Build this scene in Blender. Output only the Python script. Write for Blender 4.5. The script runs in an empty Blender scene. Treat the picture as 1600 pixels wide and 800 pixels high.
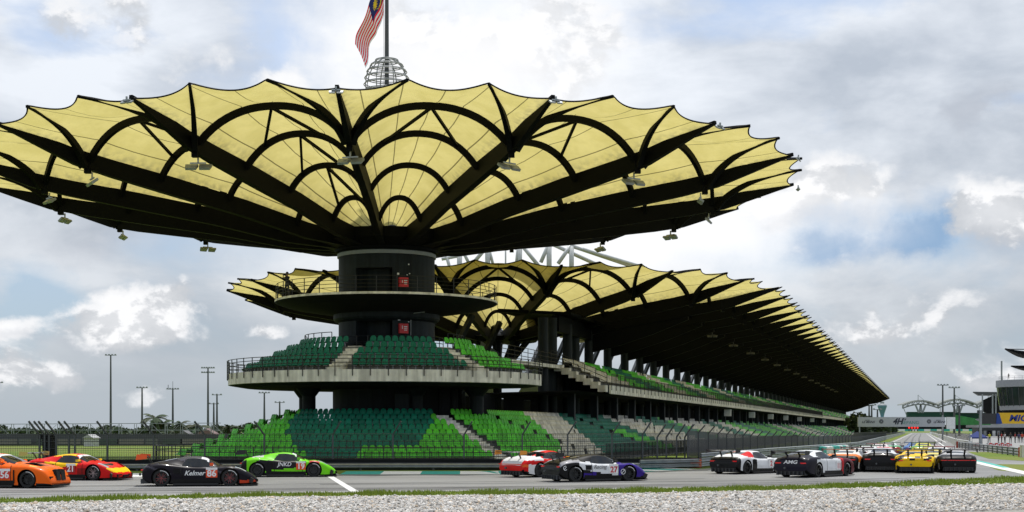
import bpy, bmesh, math, random
import numpy as np
from mathutils import Vector, Matrix
random.seed(7); rng = np.random.default_rng(7)
SC = bpy.context.scene
COL = SC.collection
R = math.radians
# ------------------------------------------------------------------ camera, sky, sun
EYE, FPX, HX, HY = 2.25, 2227.0, 800.0, 671.0
cam_d = bpy.data.cameras.new('camera'); cam = bpy.data.objects.new('camera', cam_d); COL.objects.link(cam)
cam.location = (0, 0, EYE); cam.rotation_euler = (R(90), 0, 0)
cam_d.sensor_width = 36; cam_d.lens = 36 * FPX / 1600; cam_d.shift_y = (HY - 400) / 1600
cam_d.clip_start = 0.5; cam_d.clip_end = 20000
SC.camera = cam
SC.view_settings.view_transform = 'Standard'; SC.view_settings.look = 'None'
SC.view_settings.exposure = 0.25; SC.view_settings.gamma = 1
SC.view_settings.use_curve_mapping = False
SUN_EL, SUN_AZ = 74, 12          # azimuth measured from +Y towards +X
sd = bpy.data.lights.new('sun', 'SUN'); sun = bpy.data.objects.new('sun', sd); COL.objects.link(sun)
sd.energy = 3.2; sd.angle = R(1.0); sd.color = (1, .965, .91)
sun.rotation_euler = (R(90 - SUN_EL), 0, R(180 - SUN_AZ)); sun.location = (0, 0, 80)

def N(nt, typ, **kw):
    n = nt.nodes.new(typ)
    for k, v in kw.items():
        if k.startswith('i_'): n.inputs[int(k[2:])].default_value = v
        else: setattr(n, k, v)
    return n
def M_(nt, op, a, b=None, c=None, clamp=False):
    n = nt.nodes.new('ShaderNodeMath'); n.operation = op; n.use_clamp = clamp
    for i, s in enumerate((a, b, c)):
        if s is None: continue
        if isinstance(s, (int, float)): n.inputs[i].default_value = s
        else: nt.links.new(s, n.inputs[i])
    return n.outputs[0]
def mixc(nt, fac, a, b, typ='MIX'):
    n = nt.nodes.new('ShaderNodeMix'); n.data_type = 'RGBA'; n.blend_type = typ
    for idx, s in ((0, fac), (6, a), (7, b)):
        if isinstance(s, (int, float)): n.inputs[idx].default_value = s
        elif isinstance(s, tuple): n.inputs[idx].default_value = (*s[:3], 1)
        else: nt.links.new(s, n.inputs[idx])
    return n.outputs[2]
def remap(nt, v, a, b, c=0., d=1., smooth=True):
    n = nt.nodes.new('ShaderNodeMapRange'); n.interpolation_type = 'SMOOTHSTEP' if smooth else 'LINEAR'
    nt.links.new(v, n.inputs[0])
    for i, x in enumerate((a, b, c, d)): n.inputs[i + 1].default_value = x
    return n.outputs[0]

W = bpy.data.worlds.new('World'); SC.world = W; W.use_nodes = True
nt = W.node_tree; nt.nodes.clear()
def build_sky():
    out = N(nt, 'ShaderNodeOutputWorld'); bg = N(nt, 'ShaderNodeBackground'); bg.inputs[1].default_value = 0.10
    nt.links.new(bg.outputs[0], out.inputs[0])
    sky = N(nt, 'ShaderNodeTexSky', sky_type='NISHITA'); sky.sun_disc = False
    sky.sun_elevation = R(SUN_EL); sky.sun_rotation = R(SUN_AZ)
    tc = N(nt, 'ShaderNodeTexCoord'); sp = N(nt, 'ShaderNodeSeparateXYZ'); nt.links.new(tc.outputs['Generated'], sp.inputs[0])
    az = M_(nt, 'ARCTAN2', sp.outputs[0], sp.outputs[1]); el = M_(nt, 'ARCSINE', sp.outputs[2])
    cb = N(nt, 'ShaderNodeCombineXYZ'); nt.links.new(az, cb.inputs[0]); nt.links.new(el, cb.inputs[1])
    P = cb.outputs[0]
    wn = N(nt, 'ShaderNodeTexNoise'); wn.inputs['Scale'].default_value = 11; wn.inputs['Detail'].default_value = 7; wn.inputs['Roughness'].default_value = .6; nt.links.new(P, wn.inputs['Vector'])
    w1 = N(nt, 'ShaderNodeVectorMath', operation='SUBTRACT'); nt.links.new(wn.outputs['Color'], w1.inputs[0]); w1.inputs[1].default_value = (.5, .5, .5)
    w2 = N(nt, 'ShaderNodeVectorMath', operation='MULTIPLY'); nt.links.new(w1.outputs[0], w2.inputs[0]); w2.inputs[1].default_value = (.16, .07, 0)
    w3 = N(nt, 'ShaderNodeVectorMath', operation='ADD'); nt.links.new(P, w3.inputs[0]); nt.links.new(w2.outputs[0], w3.inputs[1]); PW_ = w3.outputs[0]
    def fbm(off, scale, detail, rough, sy=1.7, w=0.5):
        m = N(nt, 'ShaderNodeMapping'); m.inputs[1].default_value = off; m.inputs[3].default_value = (1, sy, 1)
        nt.links.new(P, m.inputs[0])
        n = N(nt, 'ShaderNodeTexNoise'); n.inputs['Scale'].default_value = scale; n.inputs['Detail'].default_value = detail
        n.inputs['Roughness'].default_value = rough; n.inputs['Distortion'].default_value = w
        nt.links.new(m.outputs[0], n.inputs['Vector']); return n.outputs[0]
    def blob(px, py, rx, ry, amp):
        a = math.atan((px - HX) / FPX); e = math.atan((HY - py) / FPX * math.cos(a))
        s = N(nt, 'ShaderNodeVectorMath', operation='SUBTRACT'); nt.links.new(PW_, s.inputs[0]); s.inputs[1].default_value = (a, e, 0)
        t = N(nt, 'ShaderNodeVectorMath', operation='MULTIPLY'); nt.links.new(s.outputs[0], t.inputs[0])
        t.inputs[1].default_value = (FPX / rx, FPX / ry, 0)
        d = N(nt, 'ShaderNodeVectorMath', operation='DOT_PRODUCT'); nt.links.new(t.outputs[0], d.inputs[0]); nt.links.new(t.outputs[0], d.inputs[1])
        return M_(nt, 'MULTIPLY', M_(nt, 'EXPONENT', M_(nt, 'MULTIPLY', d.outputs[1], -1)), amp)
    def total(lst):
        s = None
        for b in lst:
            v = blob(*b); s = v if s is None else M_(nt, 'ADD', s, v)
        return s
    n1 = fbm((3.1, 1.7, 0), 5.0, 7, .5, 2.2, .15)
    n1b = fbm((0.4, 6.3, 0), 7.0, 8, .55, 2.4, .2)
    blue = mixc(nt, remap(nt, el, 0.0, .30), (3.6, 4.6, 5.6), (4.8, 6.0, 8.2))
    base = mixc(nt, .25, blue, sky.outputs[0])
    base = mixc(nt, remap(nt, M_(nt, 'ADD', total([(1440, 358, 150, 36, 1.1), (1350, 400, 110, 26, .9)]), M_(nt, 'MULTIPLY', M_(nt, 'SUBTRACT', n1b, .5), 1.6)), .25, .95), base, (2.5, 3.8, 5.6))
    # stratus veil
    veil = M_(nt, 'ADD', remap(nt, n1, .30, .50), M_(nt, 'ADD', M_(nt, 'MULTIPLY', M_(nt, 'SUBTRACT', n1b, .5), 2.2), total([(1430, 365, 150, 42, -1.5), (440, 50, 60, 75, -.9), (70, 430, 60, 50, -.6), (660, 10, 60, 30, -.5), (1130, 200, 300, 90, .6), (150, 100, 200, 120, .4), (1400, 120, 200, 120, .3)])), clamp=True)
    light = M_(nt, 'ADD', remap(nt, n1b, .3, .72), total([(760, 60, 240, 110, .9), (880, 400, 330, 85, 1.0), (1200, 330, 120, 90, .6), (420, 400, 260, 70, .5), (60, 120, 220, 90, .35), (130, 560, 420, 70, -.10), (1380, 170, 260, 120, -.12), (200, 345, 160, 25, -.5)]))
    vcol = mixc(nt, M_(nt, 'MULTIPLY', light, 1.0, clamp=True), (3.7, 4.05, 4.55), (6.8, 7.05, 7.4))
    vs = N(nt, 'ShaderNodeVectorMath', operation='SCALE'); nt.links.new(vcol, vs.inputs[0]); nt.links.new(remap(nt, el, .06, .26, .93, 1.15), vs.inputs[3])
    lo = mixc(nt, remap(nt, el, 0.0, .10), (3.9, 4.3, 4.7), vs.outputs[0])
    c1 = mixc(nt, M_(nt, 'MULTIPLY', veil, .88), base, lo)
    # cumulus with bright tops and grey feet
    cum = total([(200, 490, 95, 38, .42), (40, 515, 60, 28, .30), (60, 592, 85, 26, .32), (235, 598, 75, 26, .24), (420, 520, 70, 24, .3), (1560, 350, 85, 52, .44), (1275, 300, 90, 48, .34),
                 (1380, 520, 85, 28, .32), (1500, 480, 140, 40, .20), (740, 60, 200, 110, .40), (1440, 575, 60, 22, .2), (1560, 590, 80, 22, .2), (440, 120, 60, 30, .15), (60, 60, 60, 70, .16), (240, 50, 110, 60, .18)])
    dens = []
    for dy in (0, .011):
        d = M_(nt, 'ADD', fbm((1.3, 2.2 + dy * 1.5, 0), 13.0, 10, .58, 1.35, .15), cum); dens.append(d)
    mask = remap(nt, dens[0], .63, .80)
    shade = remap(nt, M_(nt, 'SUBTRACT', dens[0], dens[1]), -.035, .04)
    core = remap(nt, dens[0], .70, 1.05)
    sh2 = M_(nt, 'ADD', M_(nt, 'MULTIPLY', shade, .75), M_(nt, 'MULTIPLY', core, .45), clamp=True)
    ccol = mixc(nt, sh2, (5.0, 5.2, 5.5), (8.6, 8.6, 8.7))
    dark = remap(nt, total([(190, 370, 220, 40, .9), (1290, 345, 80, 26, .8), (1580, 392, 80, 20, .8), (40, 530, 80, 16, .7), (1525, 185, 34, 36, 1.2), (200, 535, 120, 14, .5), (1300, 555, 260, 25, .4)]), .15, 1.4, 0, .55)
    c2 = mixc(nt, M_(nt, 'MULTIPLY', mask, .95), c1, ccol)
    glow = remap(nt, total([(820, 400, 420, 110, 1.), (720, 90, 300, 130, 1.), (1180, 330, 200, 70, .7)]), .1, 1.1, 0, .85)
    c3 = mixc(nt, glow, c2, (9.0, 9.0, 9.1))
    c4 = mixc(nt, dark, c3, (4.0, 4.3, 4.9))
    nt.links.new(c4, bg.inputs[0])
build_sky()

# ------------------------------------------------------------------ materials
MATS = {}
def mat(name, col=(.5, .5, .5), rough=.6, metal=0., var=.12, scale=3., spec=.5, bump=0., coat=0., attr=False, emit=0., rnd=0., streak=0.):
    if name in MATS: return MATS[name]
    m = bpy.data.materials.new(name); m.use_nodes = True; t = m.node_tree
    b = t.nodes['Principled BSDF']; b.inputs['Roughness'].default_value = rough; b.inputs['Metallic'].default_value = metal
    b.inputs['Specular IOR Level'].default_value = spec; b.inputs['Coat Weight'].default_value = coat
    if coat: b.inputs['Coat Roughness'].default_value = .08
    if attr:
        a = t.nodes.new('ShaderNodeAttribute'); a.attribute_name = 'Col'; src = a.outputs[0]
    else: src = (*col, 1)
    tc = t.nodes.new('ShaderNodeTexCoord'); no = t.nodes.new('ShaderNodeTexNoise')
    no.inputs['Scale'].default_value = scale; no.inputs['Detail'].default_value = 7; no.inputs['Roughness'].default_value = .6
    t.links.new(tc.outputs['Object'], no.inputs['Vector'])
    k = remap(t, no.outputs[0], .3, .7, 1 - var, 1 + var, False)
    cmb = t.nodes.new('ShaderNodeCombineColor')
    for i in range(3): t.links.new(k, cmb.inputs[i])
    if rnd:
        oi = t.nodes.new('ShaderNodeObjectInfo'); k = M_(t, 'MULTIPLY', k, remap(t, oi.outputs['Random'], 0, 1, 1 - rnd, 1 + rnd, False))
    if streak:
        mp = t.nodes.new('ShaderNodeMapping'); mp.inputs[3].default_value = (2.6, 2.6, .22); t.links.new(tc.outputs['Object'], mp.inputs[0])
        n2 = t.nodes.new('ShaderNodeTexNoise'); n2.inputs['Scale'].default_value = 1.; n2.inputs['Detail'].default_value = 6; t.links.new(mp.outputs[0], n2.inputs[0])
        k = M_(t, 'MULTIPLY', k, remap(t, n2.outputs[0], .38, .62, 1 - streak, 1.05, False))
    for i in range(3): t.links.new(k, cmb.inputs[i])
    c = mixc(t, 1.0, src, cmb.outputs[0], 'MULTIPLY')
    t.links.new(c, b.inputs['Base Color'])
    if bump:
        bp = t.nodes.new('ShaderNodeBump'); bp.inputs['Strength'].default_value = bump; bp.inputs['Distance'].default_value = .05
        t.links.new(no.outputs[0], bp.inputs['Height']); t.links.new(bp.outputs[0], b.inputs['Normal'])
    if emit:
        t.links.new(c, b.inputs['Emission Color']); b.inputs['Emission Strength'].default_value = emit
    MATS[name] = m; return m

# ------------------------------------------------------------------ mesh helpers
class MB:
    def __init__(s): s.v = []; s.f = []; s.c = []; s.col = None
    def add(s, vs, fs, col=None):
        o = len(s.v); s.v.extend([tuple(p) for p in vs]); s.f.extend([tuple(i + o for i in f) for f in fs])
        s.c.extend([col if col is not None else s.col] * len(fs)); return s
    def box(s, c, d, rz=0., col=None, rot=None):
        x, y, z = d[0] / 2, d[1] / 2, d[2] / 2
        P = [Vector((a * x, b * y, e * z)) for a in (-1, 1) for b in (-1, 1) for e in (-1, 1)]
        Mx = rot if rot is not None else Matrix.Rotation(rz, 3, 'Z')
        P = [Mx @ p + Vector(c) for p in P]
        return s.add(P, [(0, 1, 3, 2), (4, 6, 7, 5), (0, 4, 5, 1), (2, 3, 7, 6), (0, 2, 6, 4), (1, 5, 7, 3)], col)
    def beam(s, p0, p1, w, h, w1=None, h1=None, col=None, up=(0, 0, 1)):
        p0, p1 = Vector(p0), Vector(p1); d = (p1 - p0).normalized(); u = Vector(up)
        sd_ = d.cross(u)
        if sd_.length < 1e-4: sd_ = d.cross(Vector((1, 0, 0)))
        sd_.normalize(); u = sd_.cross(d).normalized(); w1 = w if w1 is None else w1; h1 = h if h1 is None else h1
        P = []
        for p, a, b in ((p0, w, h), (p1, w1, h1)):
            for i, j in ((-1, -1), (1, -1), (1, 1), (-1, 1)): P.append(p + sd_ * (a / 2 * i) + u * (b / 2 * j))
        return s.add(P, [(3, 2, 1, 0), (4, 5, 6, 7), (0, 1, 5, 4), (1, 2, 6, 5), (2, 3, 7, 6), (3, 0, 4, 7)], col)
    def path(s, pts, w, h, ws=None, hs=None, col=None, closed=False, top=False, updir=(0, 0, 1)):
        """rectangular section swept along pts; top=True hangs the section below the points"""
        n = len(pts); P = [Vector(p) for p in pts]; V = []; U0 = Vector(updir)
        for i, p in enumerate(P):
            d = (P[(i + 1) % n] - P[i - 1]) if (closed or 0 < i < n - 1) else (P[1] - P[0] if i == 0 else P[-1] - P[-2])
            d.normalize(); sd_ = d.cross(U0)
            if sd_.length < 1e-3: sd_ = Vector((1, 0, 0))
            sd_.normalize(); u = sd_.cross(d).normalized()
            a = ws[i] if ws else w; b = hs[i] if hs else h
            t0, t1 = (-b, 0) if top else (-b / 2, b / 2)
            for q, z in ((-a / 2, t0), (a / 2, t0), (a / 2, t1), (-a / 2, t1)): V.append(p + sd_ * q + u * z)
        F = []
        m = n if closed else n - 1
        for i in range(m):
            o = 4 * i; q = 4 * ((i + 1) % n)
            for k in range(4): F.append((o + k, o + (k + 1) % 4, q + (k + 1) % 4, q + k))
        if not closed: F += [(3, 2, 1, 0), (4 * n - 4, 4 * n - 3, 4 * n - 2, 4 * n - 1)]
        return s.add(V, F, col)
    def tube(s, pts, r, n=6, rs=None, closed=False, col=None):
        P = [Vector(p) for p in pts]; V = []; m = len(P)
        for i, p in enumerate(P):
            d = (P[(i + 1) % m] - P[i - 1]) if (closed or 0 < i < m - 1) else (P[1] - P[0] if i == 0 else P[-1] - P[-2])
            d.normalize(); a = d.cross(Vector((0, 0, 1)))
            if a.length < 1e-3: a = Vector((1, 0, 0))
            a.normalize(); b = a.cross(d); rr = rs[i] if rs else r
            for k in range(n): t = 2 * math.pi * k / n; V.append(p + a * (rr * math.cos(t)) + b * (rr * math.sin(t)))
        F = []
        for i in range(m if closed else m - 1):
            q = (i + 1) % m
            for k in range(n): F.append((i * n + k, q * n + k, q * n + (k + 1) % n, i * n + (k + 1) % n))
        if not closed: F += [tuple(range(n)), tuple((m - 1) * n + k for k in reversed(range(n)))]
        return s.add(V, F, col)
    def lathe(s, prof, c=(0, 0, 0), n=48, a0=0., a1=2 * math.pi, col=None, axis='z'):
        full = abs(a1 - a0 - 2 * math.pi) < 1e-6; m = n if full else n + 1; V = []
        for i in range(m):
            t = a0 + (a1 - a0) * i / n
            for r, z in prof:
                q = (r * math.cos(t), r * math.sin(t), z) if axis == 'z' else (r * math.cos(t), z, r * math.sin(t))
                V.append((c[0] + q[0], c[1] + q[1], c[2] + q[2]))
        k = len(prof); F = []
        for i in range(n):
            j = (i + 1) % m
            for a in range(k - 1):
                f = (i * k + a, j * k + a, j * k + a + 1, i * k + a + 1); F.append(f if axis == 'z' else f[::-1])
        return s.add(V, F, col)
    def prism(s, poly, z0, z1, col=None, fn=None):
        n = len(poly); V = [(p[0], p[1], z0) for p in poly] + [(p[0], p[1], z1) for p in poly]
        if fn: V = [fn(v) for v in V]
        F = [tuple(reversed(range(n))), tuple(range(n, 2 * n))] + [(i, (i + 1) % n, n + (i + 1) % n, n + i) for i in range(n)]
        return s.add(V, F, col)
    def build(s, name, m, parent=None, smooth=False, loc=None, kind=None, rot=0.):
        """vertices are in world space unless loc is given (then local to loc); children use parent-local space"""
        me = bpy.data.meshes.new(name); V = s.v
        if parent is not None and loc is None and not parent.get('_local'):
            L = parent.matrix_world.translation if False else Vector(parent['_w']); V = [(a - L[0], b - L[1], c - L[2]) for a, b, c in V]
        elif parent is None and loc is None:
            A = np.array(V); L = Vector((float(A[:, 0].mean()), float(A[:, 1].mean()), float(A[:, 2].min())))
            V = [(a - L[0], b - L[1], c - L[2]) for a, b, c in V]; loc = L
        me.from_pydata(V, [], s.f); me.update()
        if any(c is not None for c in s.c):
            at = me.color_attributes.new('Col', 'FLOAT_COLOR', 'CORNER'); arr = []
            for f, c in zip(s.f, s.c): arr.extend([*(c or (.5, .5, .5)), 1.] * len(f))
            at.data.foreach_set('color', arr)
        if smooth: me.polygons.foreach_set('use_smooth', [True] * len(me.polygons))
        if m is not None: me.materials.append(m)
        o = bpy.data.objects.new(name, me); COL.objects.link(o)
        if parent is not None:
            o.parent = parent; o['_w'] = tuple(parent['_w'])
            if loc is not None: o.location = loc
            if parent.get('_local'): o['_local'] = 1
        else:
            o.location = loc; o.rotation_euler[2] = rot; o['_w'] = tuple(loc)
        if kind: o['kind'] = kind
        return o
def tag(o, label, cat, group=None):
    o['label'] = label; o['category'] = cat
    if group: o['group'] = group
    return o
def empty(name, loc, label=None, cat=None, group=None, rz=0., local=False):
    o = bpy.data.objects.new(name, None); COL.objects.link(o); o.location = loc; o.rotation_euler[2] = rz
    o.empty_display_size = .3; o['_w'] = tuple(loc)
    if local: o['_local'] = 1
    if label: tag(o, label, cat, group)
    return o
KIDS = {}
def copy_tree(o, parent=None):
    c = o.copy(); COL.objects.link(c); c.parent = parent
    for ch in list(o.children): copy_tree(ch, c)
    return c
def gp(px, py, z=0.):
    """ground point seen at a position of the photograph"""
    d = (EYE - z) * FPX / (py - HY); return Vector(((px - HX) / FPX * d, d, z))
def at(px, y, py=None):
    """point at distance y"""
    return Vector(((px - HX) / FPX * y, y, EYE + (0 if py is None else (HY - py) / FPX * y)))
def text_mesh(txt, size, shear=0., bold=0., extr=.004):
    cu = bpy.data.curves.new('lettering', 'FONT'); cu.body = txt; cu.size = size; cu.shear = shear
    cu.align_x = 'CENTER'; cu.align_y = 'CENTER'; cu.extrude = extr; cu.offset = bold * size; cu.resolution_u = 3
    o = bpy.data.objects.new('lettering', cu); COL.objects.link(o)
    dg = bpy.context.evaluated_depsgraph_get(); me = bpy.data.meshes.new_from_object(o.evaluated_get(dg))
    bpy.data.objects.remove(o); bpy.data.curves.remove(cu); return me
def lettering(txt, size, m, parent, loc, rot, shear=0., bold=0., sx=1.):
    me = text_mesh(txt, size, shear, bold); me.materials.clear(); me.materials.append(m)
    o = bpy.data.objects.new('lettering', me); COL.objects.link(o); o.parent = parent
    L = Vector(loc) if parent.get('_local') else Vector(loc) - Vector(parent['_w'])
    o.location = L; o.rotation_euler = rot; o.scale = (sx, 1, 1); return o
# ------------------------------------------------------------------ materials used
m_black = mat('black_steel', (.0035, .0040, .0045), .6, var=.2, scale=1.5, spec=.08)
m_slate = mat('slate_paint', (.014, .020, .023), .6, var=.3, scale=.7, spec=.2, streak=.45)
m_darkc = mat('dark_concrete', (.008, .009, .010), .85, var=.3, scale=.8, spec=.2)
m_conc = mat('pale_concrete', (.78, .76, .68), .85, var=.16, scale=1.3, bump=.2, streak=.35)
m_step = mat('stand_concrete', (.19, .19, .18), .9, var=.35, scale=1.7, bump=.2, streak=.3)
m_rail = mat('rail_steel', (.012, .013, .015), .5, var=.2)
m_galv = mat('galvanised_steel', (.30, .32, .33), .45, metal=.6, var=.2, scale=2)
m_grey = mat('grey_paint', (.25, .27, .28), .5)
m_dgrey = mat('dark_grey_paint', (.06, .065, .07), .5)
m_white = mat('white_paint', (.72, .74, .74), .45)
m_red = mat('red_paint', (.55, .015, .02), .45)
m_lamp = mat('lamp_glass', (.45, .5, .5), .15, var=.05)
m_vc = mat('coloured_plastic', attr=True, rough=.45, var=.10, scale=9)
m_vcr = mat('coloured_rough', attr=True, rough=.8, var=.15, scale=4)
m_turq = mat('turquoise_paint', (.03, .38, .33), .55)

def membrane_mat():
    m = bpy.data.materials.new('woven_membrane'); m.use_nodes = True; t = m.node_tree; t.nodes.clear()
    o = N(t, 'ShaderNodeOutputMaterial'); di = N(t, 'ShaderNodeBsdfDiffuse'); tr = N(t, 'ShaderNodeBsdfTranslucent'); mx = N(t, 'ShaderNodeMixShader')
    uv = N(t, 'ShaderNodeUVMap'); uv.uv_map = 'UVMap'; sp = N(t, 'ShaderNodeSeparateXYZ'); t.links.new(uv.outputs[0], sp.inputs[0])
    a = M_(t, 'MULTIPLY', sp.outputs[0], 2.5)
    fr = M_(t, 'ABSOLUTE', M_(t, 'SUBTRACT', M_(t, 'FRACT', M_(t, 'ADD', a, .5)), .5))
    wdt = M_(t, 'DIVIDE', .006, M_(t, 'ADD', sp.outputs[1], .06))
    ln = M_(t, 'LESS_THAN', fr, M_(t, 'MULTIPLY', wdt, 2.6))
    tc = N(t, 'ShaderNodeTexCoord'); n1 = N(t, 'ShaderNodeTexNoise'); n1.inputs['Scale'].default_value = .55; n1.inputs['Detail'].default_value = 8; n1.inputs['Roughness'].default_value = .62
    t.links.new(tc.outputs['Object'], n1.inputs[0])
    c = mixc(t, remap(t, n1.outputs[0], .32, .70), (.60, .515, .175), (.69, .595, .225))
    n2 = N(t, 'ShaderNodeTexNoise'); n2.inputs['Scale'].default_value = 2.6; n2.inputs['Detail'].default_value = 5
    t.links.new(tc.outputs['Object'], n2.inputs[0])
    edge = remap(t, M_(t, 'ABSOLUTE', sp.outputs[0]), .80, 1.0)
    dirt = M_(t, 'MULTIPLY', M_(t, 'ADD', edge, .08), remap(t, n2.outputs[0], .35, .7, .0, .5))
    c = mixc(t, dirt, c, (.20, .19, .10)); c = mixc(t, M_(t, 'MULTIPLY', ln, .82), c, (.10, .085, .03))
    t.links.new(c, di.inputs[0]); t.links.new(c, tr.inputs[0]); mx.inputs[0].default_value = .58
    t.links.new(di.outputs[0], mx.inputs[1]); t.links.new(tr.outputs[0], mx.inputs[2]); t.links.new(mx.outputs[0], o.inputs[0]); return m
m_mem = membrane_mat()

# ------------------------------------------------------------------ ground
def ground_mat(name, c1, c2, scale=(1, 1, 1), ns=1., rough=.9, spec=.25, c3=None, s3=.05, bump=.3):
    m = bpy.data.materials.new(name); m.use_nodes = True; t = m.node_tree; b = t.nodes['Principled BSDF']
    b.inputs['Roughness'].default_value = rough; b.inputs['Specular IOR Level'].default_value = spec
    tc = N(t, 'ShaderNodeTexCoord'); mp = N(t, 'ShaderNodeMapping'); mp.inputs[3].default_value = scale; t.links.new(tc.outputs['Object'], mp.inputs[0])
    n = N(t, 'ShaderNodeTexNoise'); n.inputs['Scale'].default_value = ns; n.inputs['Detail'].default_value = 10; n.inputs['Roughness'].default_value = .65
    t.links.new(mp.outputs[0], n.inputs[0]); c = mixc(t, remap(t, n.outputs[0], .3, .7), c1, c2)
    if c3:
        n3 = N(t, 'ShaderNodeTexNoise'); n3.inputs['Scale'].default_value = s3; n3.inputs['Detail'].default_value = 6; t.links.new(tc.outputs['Object'], n3.inputs[0])
        c = mixc(t, remap(t, n3.outputs[0], .42, .62), c, c3)
    t.links.new(c, b.inputs[0])
    nb = N(t, 'ShaderNodeTexNoise'); nb.inputs['Scale'].default_value = 30; t.links.new(tc.outputs['Object'], nb.inputs[0])
    bp = N(t, 'ShaderNodeBump'); bp.inputs['Strength'].default_value = bump; bp.inputs['Distance'].default_value = .02
    t.links.new(nb.outputs[0], bp.inputs['Height']); t.links.new(bp.outputs[0], b.inputs['Normal']); return m
g_grass = ground_mat('mown_grass', (.085, .14, .012), (.13, .19, .02), ns=.8, c3=(.15, .17, .03), s3=.04)
g_asph = ground_mat('racing_asphalt', (.135, .135, .133), (.26, .26, .255), (.06, 1.8, 1), .8, c3=(.15, .15, .148), s3=.09, rough=.62, spec=.5)
g_asph2 = ground_mat('service_asphalt', (.13, .13, .13), (.17, .17, .168), ns=.5)
g_grav = ground_mat('gravel_bed', (.20, .19, .17), (.34, .33, .30), ns=6.)
def sheet(name, pts, z, m, extend=None):
    mb = MB(); mb.add([(p[0], p[1], z) for p in pts], [tuple(range(len(pts)))])
    o = mb.build(name, m, loc=(0, 0, 0), kind='structure'); return o
S = 6000
mb = MB(); mb.add([(-S, -200, 0), (S, -200, 0), (S, 9000, 0), (-S, 9000, 0)], [(0, 1, 2, 3)])
mb.build('grass_ground', g_grass, loc=(0, 0, 0), kind='structure')
near_edge = [(-300, 788), (0, 780), (400, 772), (900, 766), (1200, 761), (1400, 754), (1600, 745), (1900, 734), (2300, 722)]
grav_edge = [(-300, 798), (0, 790), (400, 780), (900, 775.5), (1200, 769.5), (1400, 764), (1600, 758), (1900, 749), (2300, 739)]
far_edge = [(1100, 732.5), (1020, 737), (800, 741.2), (530, 741.5), (210, 745), (0, 749), (-300, 755)]
C0 = Vector((-9.1, 103.6, 0)); UU = Vector((.2756, .9613, 0)); NN = Vector((.9613, -.2756, 0))
def sp(r, t, z=0.): return C0 + NN * r + UU * t + Vector((0, 0, z))
E = [gp(*p) for p in near_edge]
F_ = [gp(*p) for p in far_edge]
track = E + [Vector((110, 130, 0)), Vector((140, 300, 0))] + [sp(41.9, 330), sp(41.9, 780), sp(75, 900), sp(20, 900), sp(31.5, 780), sp(32, 180), gp(1342, 710), gp(1250, 721)] + F_
sheet('race_track', track, .004, g_asph)
grav = [gp(*p) for p in grav_edge] + [Vector((60, 4, 0)), Vector((-60, 4, 0))]
sheet('gravel_ground', grav, .006, g_grav)
for nm, poly in (('grass_verge', [(1512, 706), (1545, 706.5), (1600, 713), (1700, 722), (1800, 731), (1650, 724), (1600, 720.5), (1545, 717), (1524, 711)]),
                 ('grass_island', [(1533, 725), (1600, 726), (1900, 730), (2200, 735), (1600, 739.5), (1560, 735)])):
    sheet(nm, [gp(*p) for p in poly], .010, g_grass)
sheet('grass_verge', [sp(30.2, 180), sp(32.0, 180), sp(31.3, 700), sp(29.4, 700)], .009, g_grass)
# painted lines and kerbs
m_line = mat('white_line_paint', (.62, .62, .60), .7, var=.2, scale=4)
def strip(name, pts, w, z, m, side=0):
    mb = MB(); P = [Vector(p) for p in pts]; V = []
    for i, p in enumerate(P):
        d = (P[min(i + 1, len(P) - 1)] - P[max(i - 1, 0)]); n = Vector((-d.y, d.x, 0)).normalized()
        V += [(*(p + n * w * (side - .5))[:2], z), (*(p + n * w * (side + .5))[:2], z)]
    mb.add(V, [(2 * i, 2 * i + 1, 2 * i + 3, 2 * i + 2) for i in range(len(P) - 1)]); return mb.build(name, m, loc=(0, 0, 0), kind='structure')
strip('start_line', [gp(513, 743), gp(557, 770)], .30, .012, m_line)
strip('edge_line', [gp(*p) + Vector((0, .7, 0)) for p in near_edge[1:6]], .10, .012, m_line)
strip('edge_line', [sp(40.3, t) for t in (22, 80, 200, 400, 700)], .22, .012, m_line)
strip('edge_line', [sp(32.6, t) for t in (40, 80, 200, 400, 760)], .18, .012, m_line)
strip('pit_line', [sp(41.5, t) for t in (160, 330, 700)], .2, .012, m_line)
strip('runoff_paint', [gp(1513, 719), gp(1545, 727), gp(1610, 741), gp(1700, 758)], .8, .014, m_line)
strip('runoff_paint', [gp(1514, 717.5), gp(1540, 723), gp(1572, 731)], .4, .015, m_turq)
def resample(P, step):
    P = [Vector(p) for p in P]; out = [P[0]]; acc = 0
    for a, b in zip(P, P[1:]):
        L = (b - a).length; s = step - acc
        while s <= L: out.append(a + (b - a) * (s / L)); s += step
        acc = L - (s - step)
    return out
kerb = MB(); kp = resample([p + Vector((0, .0, 0)) for p in reversed(F_)], 1.0)
for i in range(len(kp) - 1):
    a, b = kp[i], kp[i + 1]; n = Vector((-(b - a).y, (b - a).x, 0)).normalized()
    c = (.72, .72, .69) if (i // 2) % 2 else (.02, .33, .27)
    kw = max(1.2, min(4.0, .45 * i)) if i > 0 else 1.0; n = n * (kw / .75)
    V = [a, b, b + n * .75, a + n * .75]; z = (.01, .01, .05, .05)
    V = [(v.x, v.y, zz) for v, zz in zip(V, z)] + [((a + n * .78).x, (a + n * .78).y, 0), ((b + n * .78).x, (b + n * .78).y, 0)]
    kerb.add(V, [(0, 1, 2, 3), (3, 2, 5, 4)], c)
kerb.build('kerb', m_vcr, loc=(0, 0, 0), kind='structure')
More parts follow.
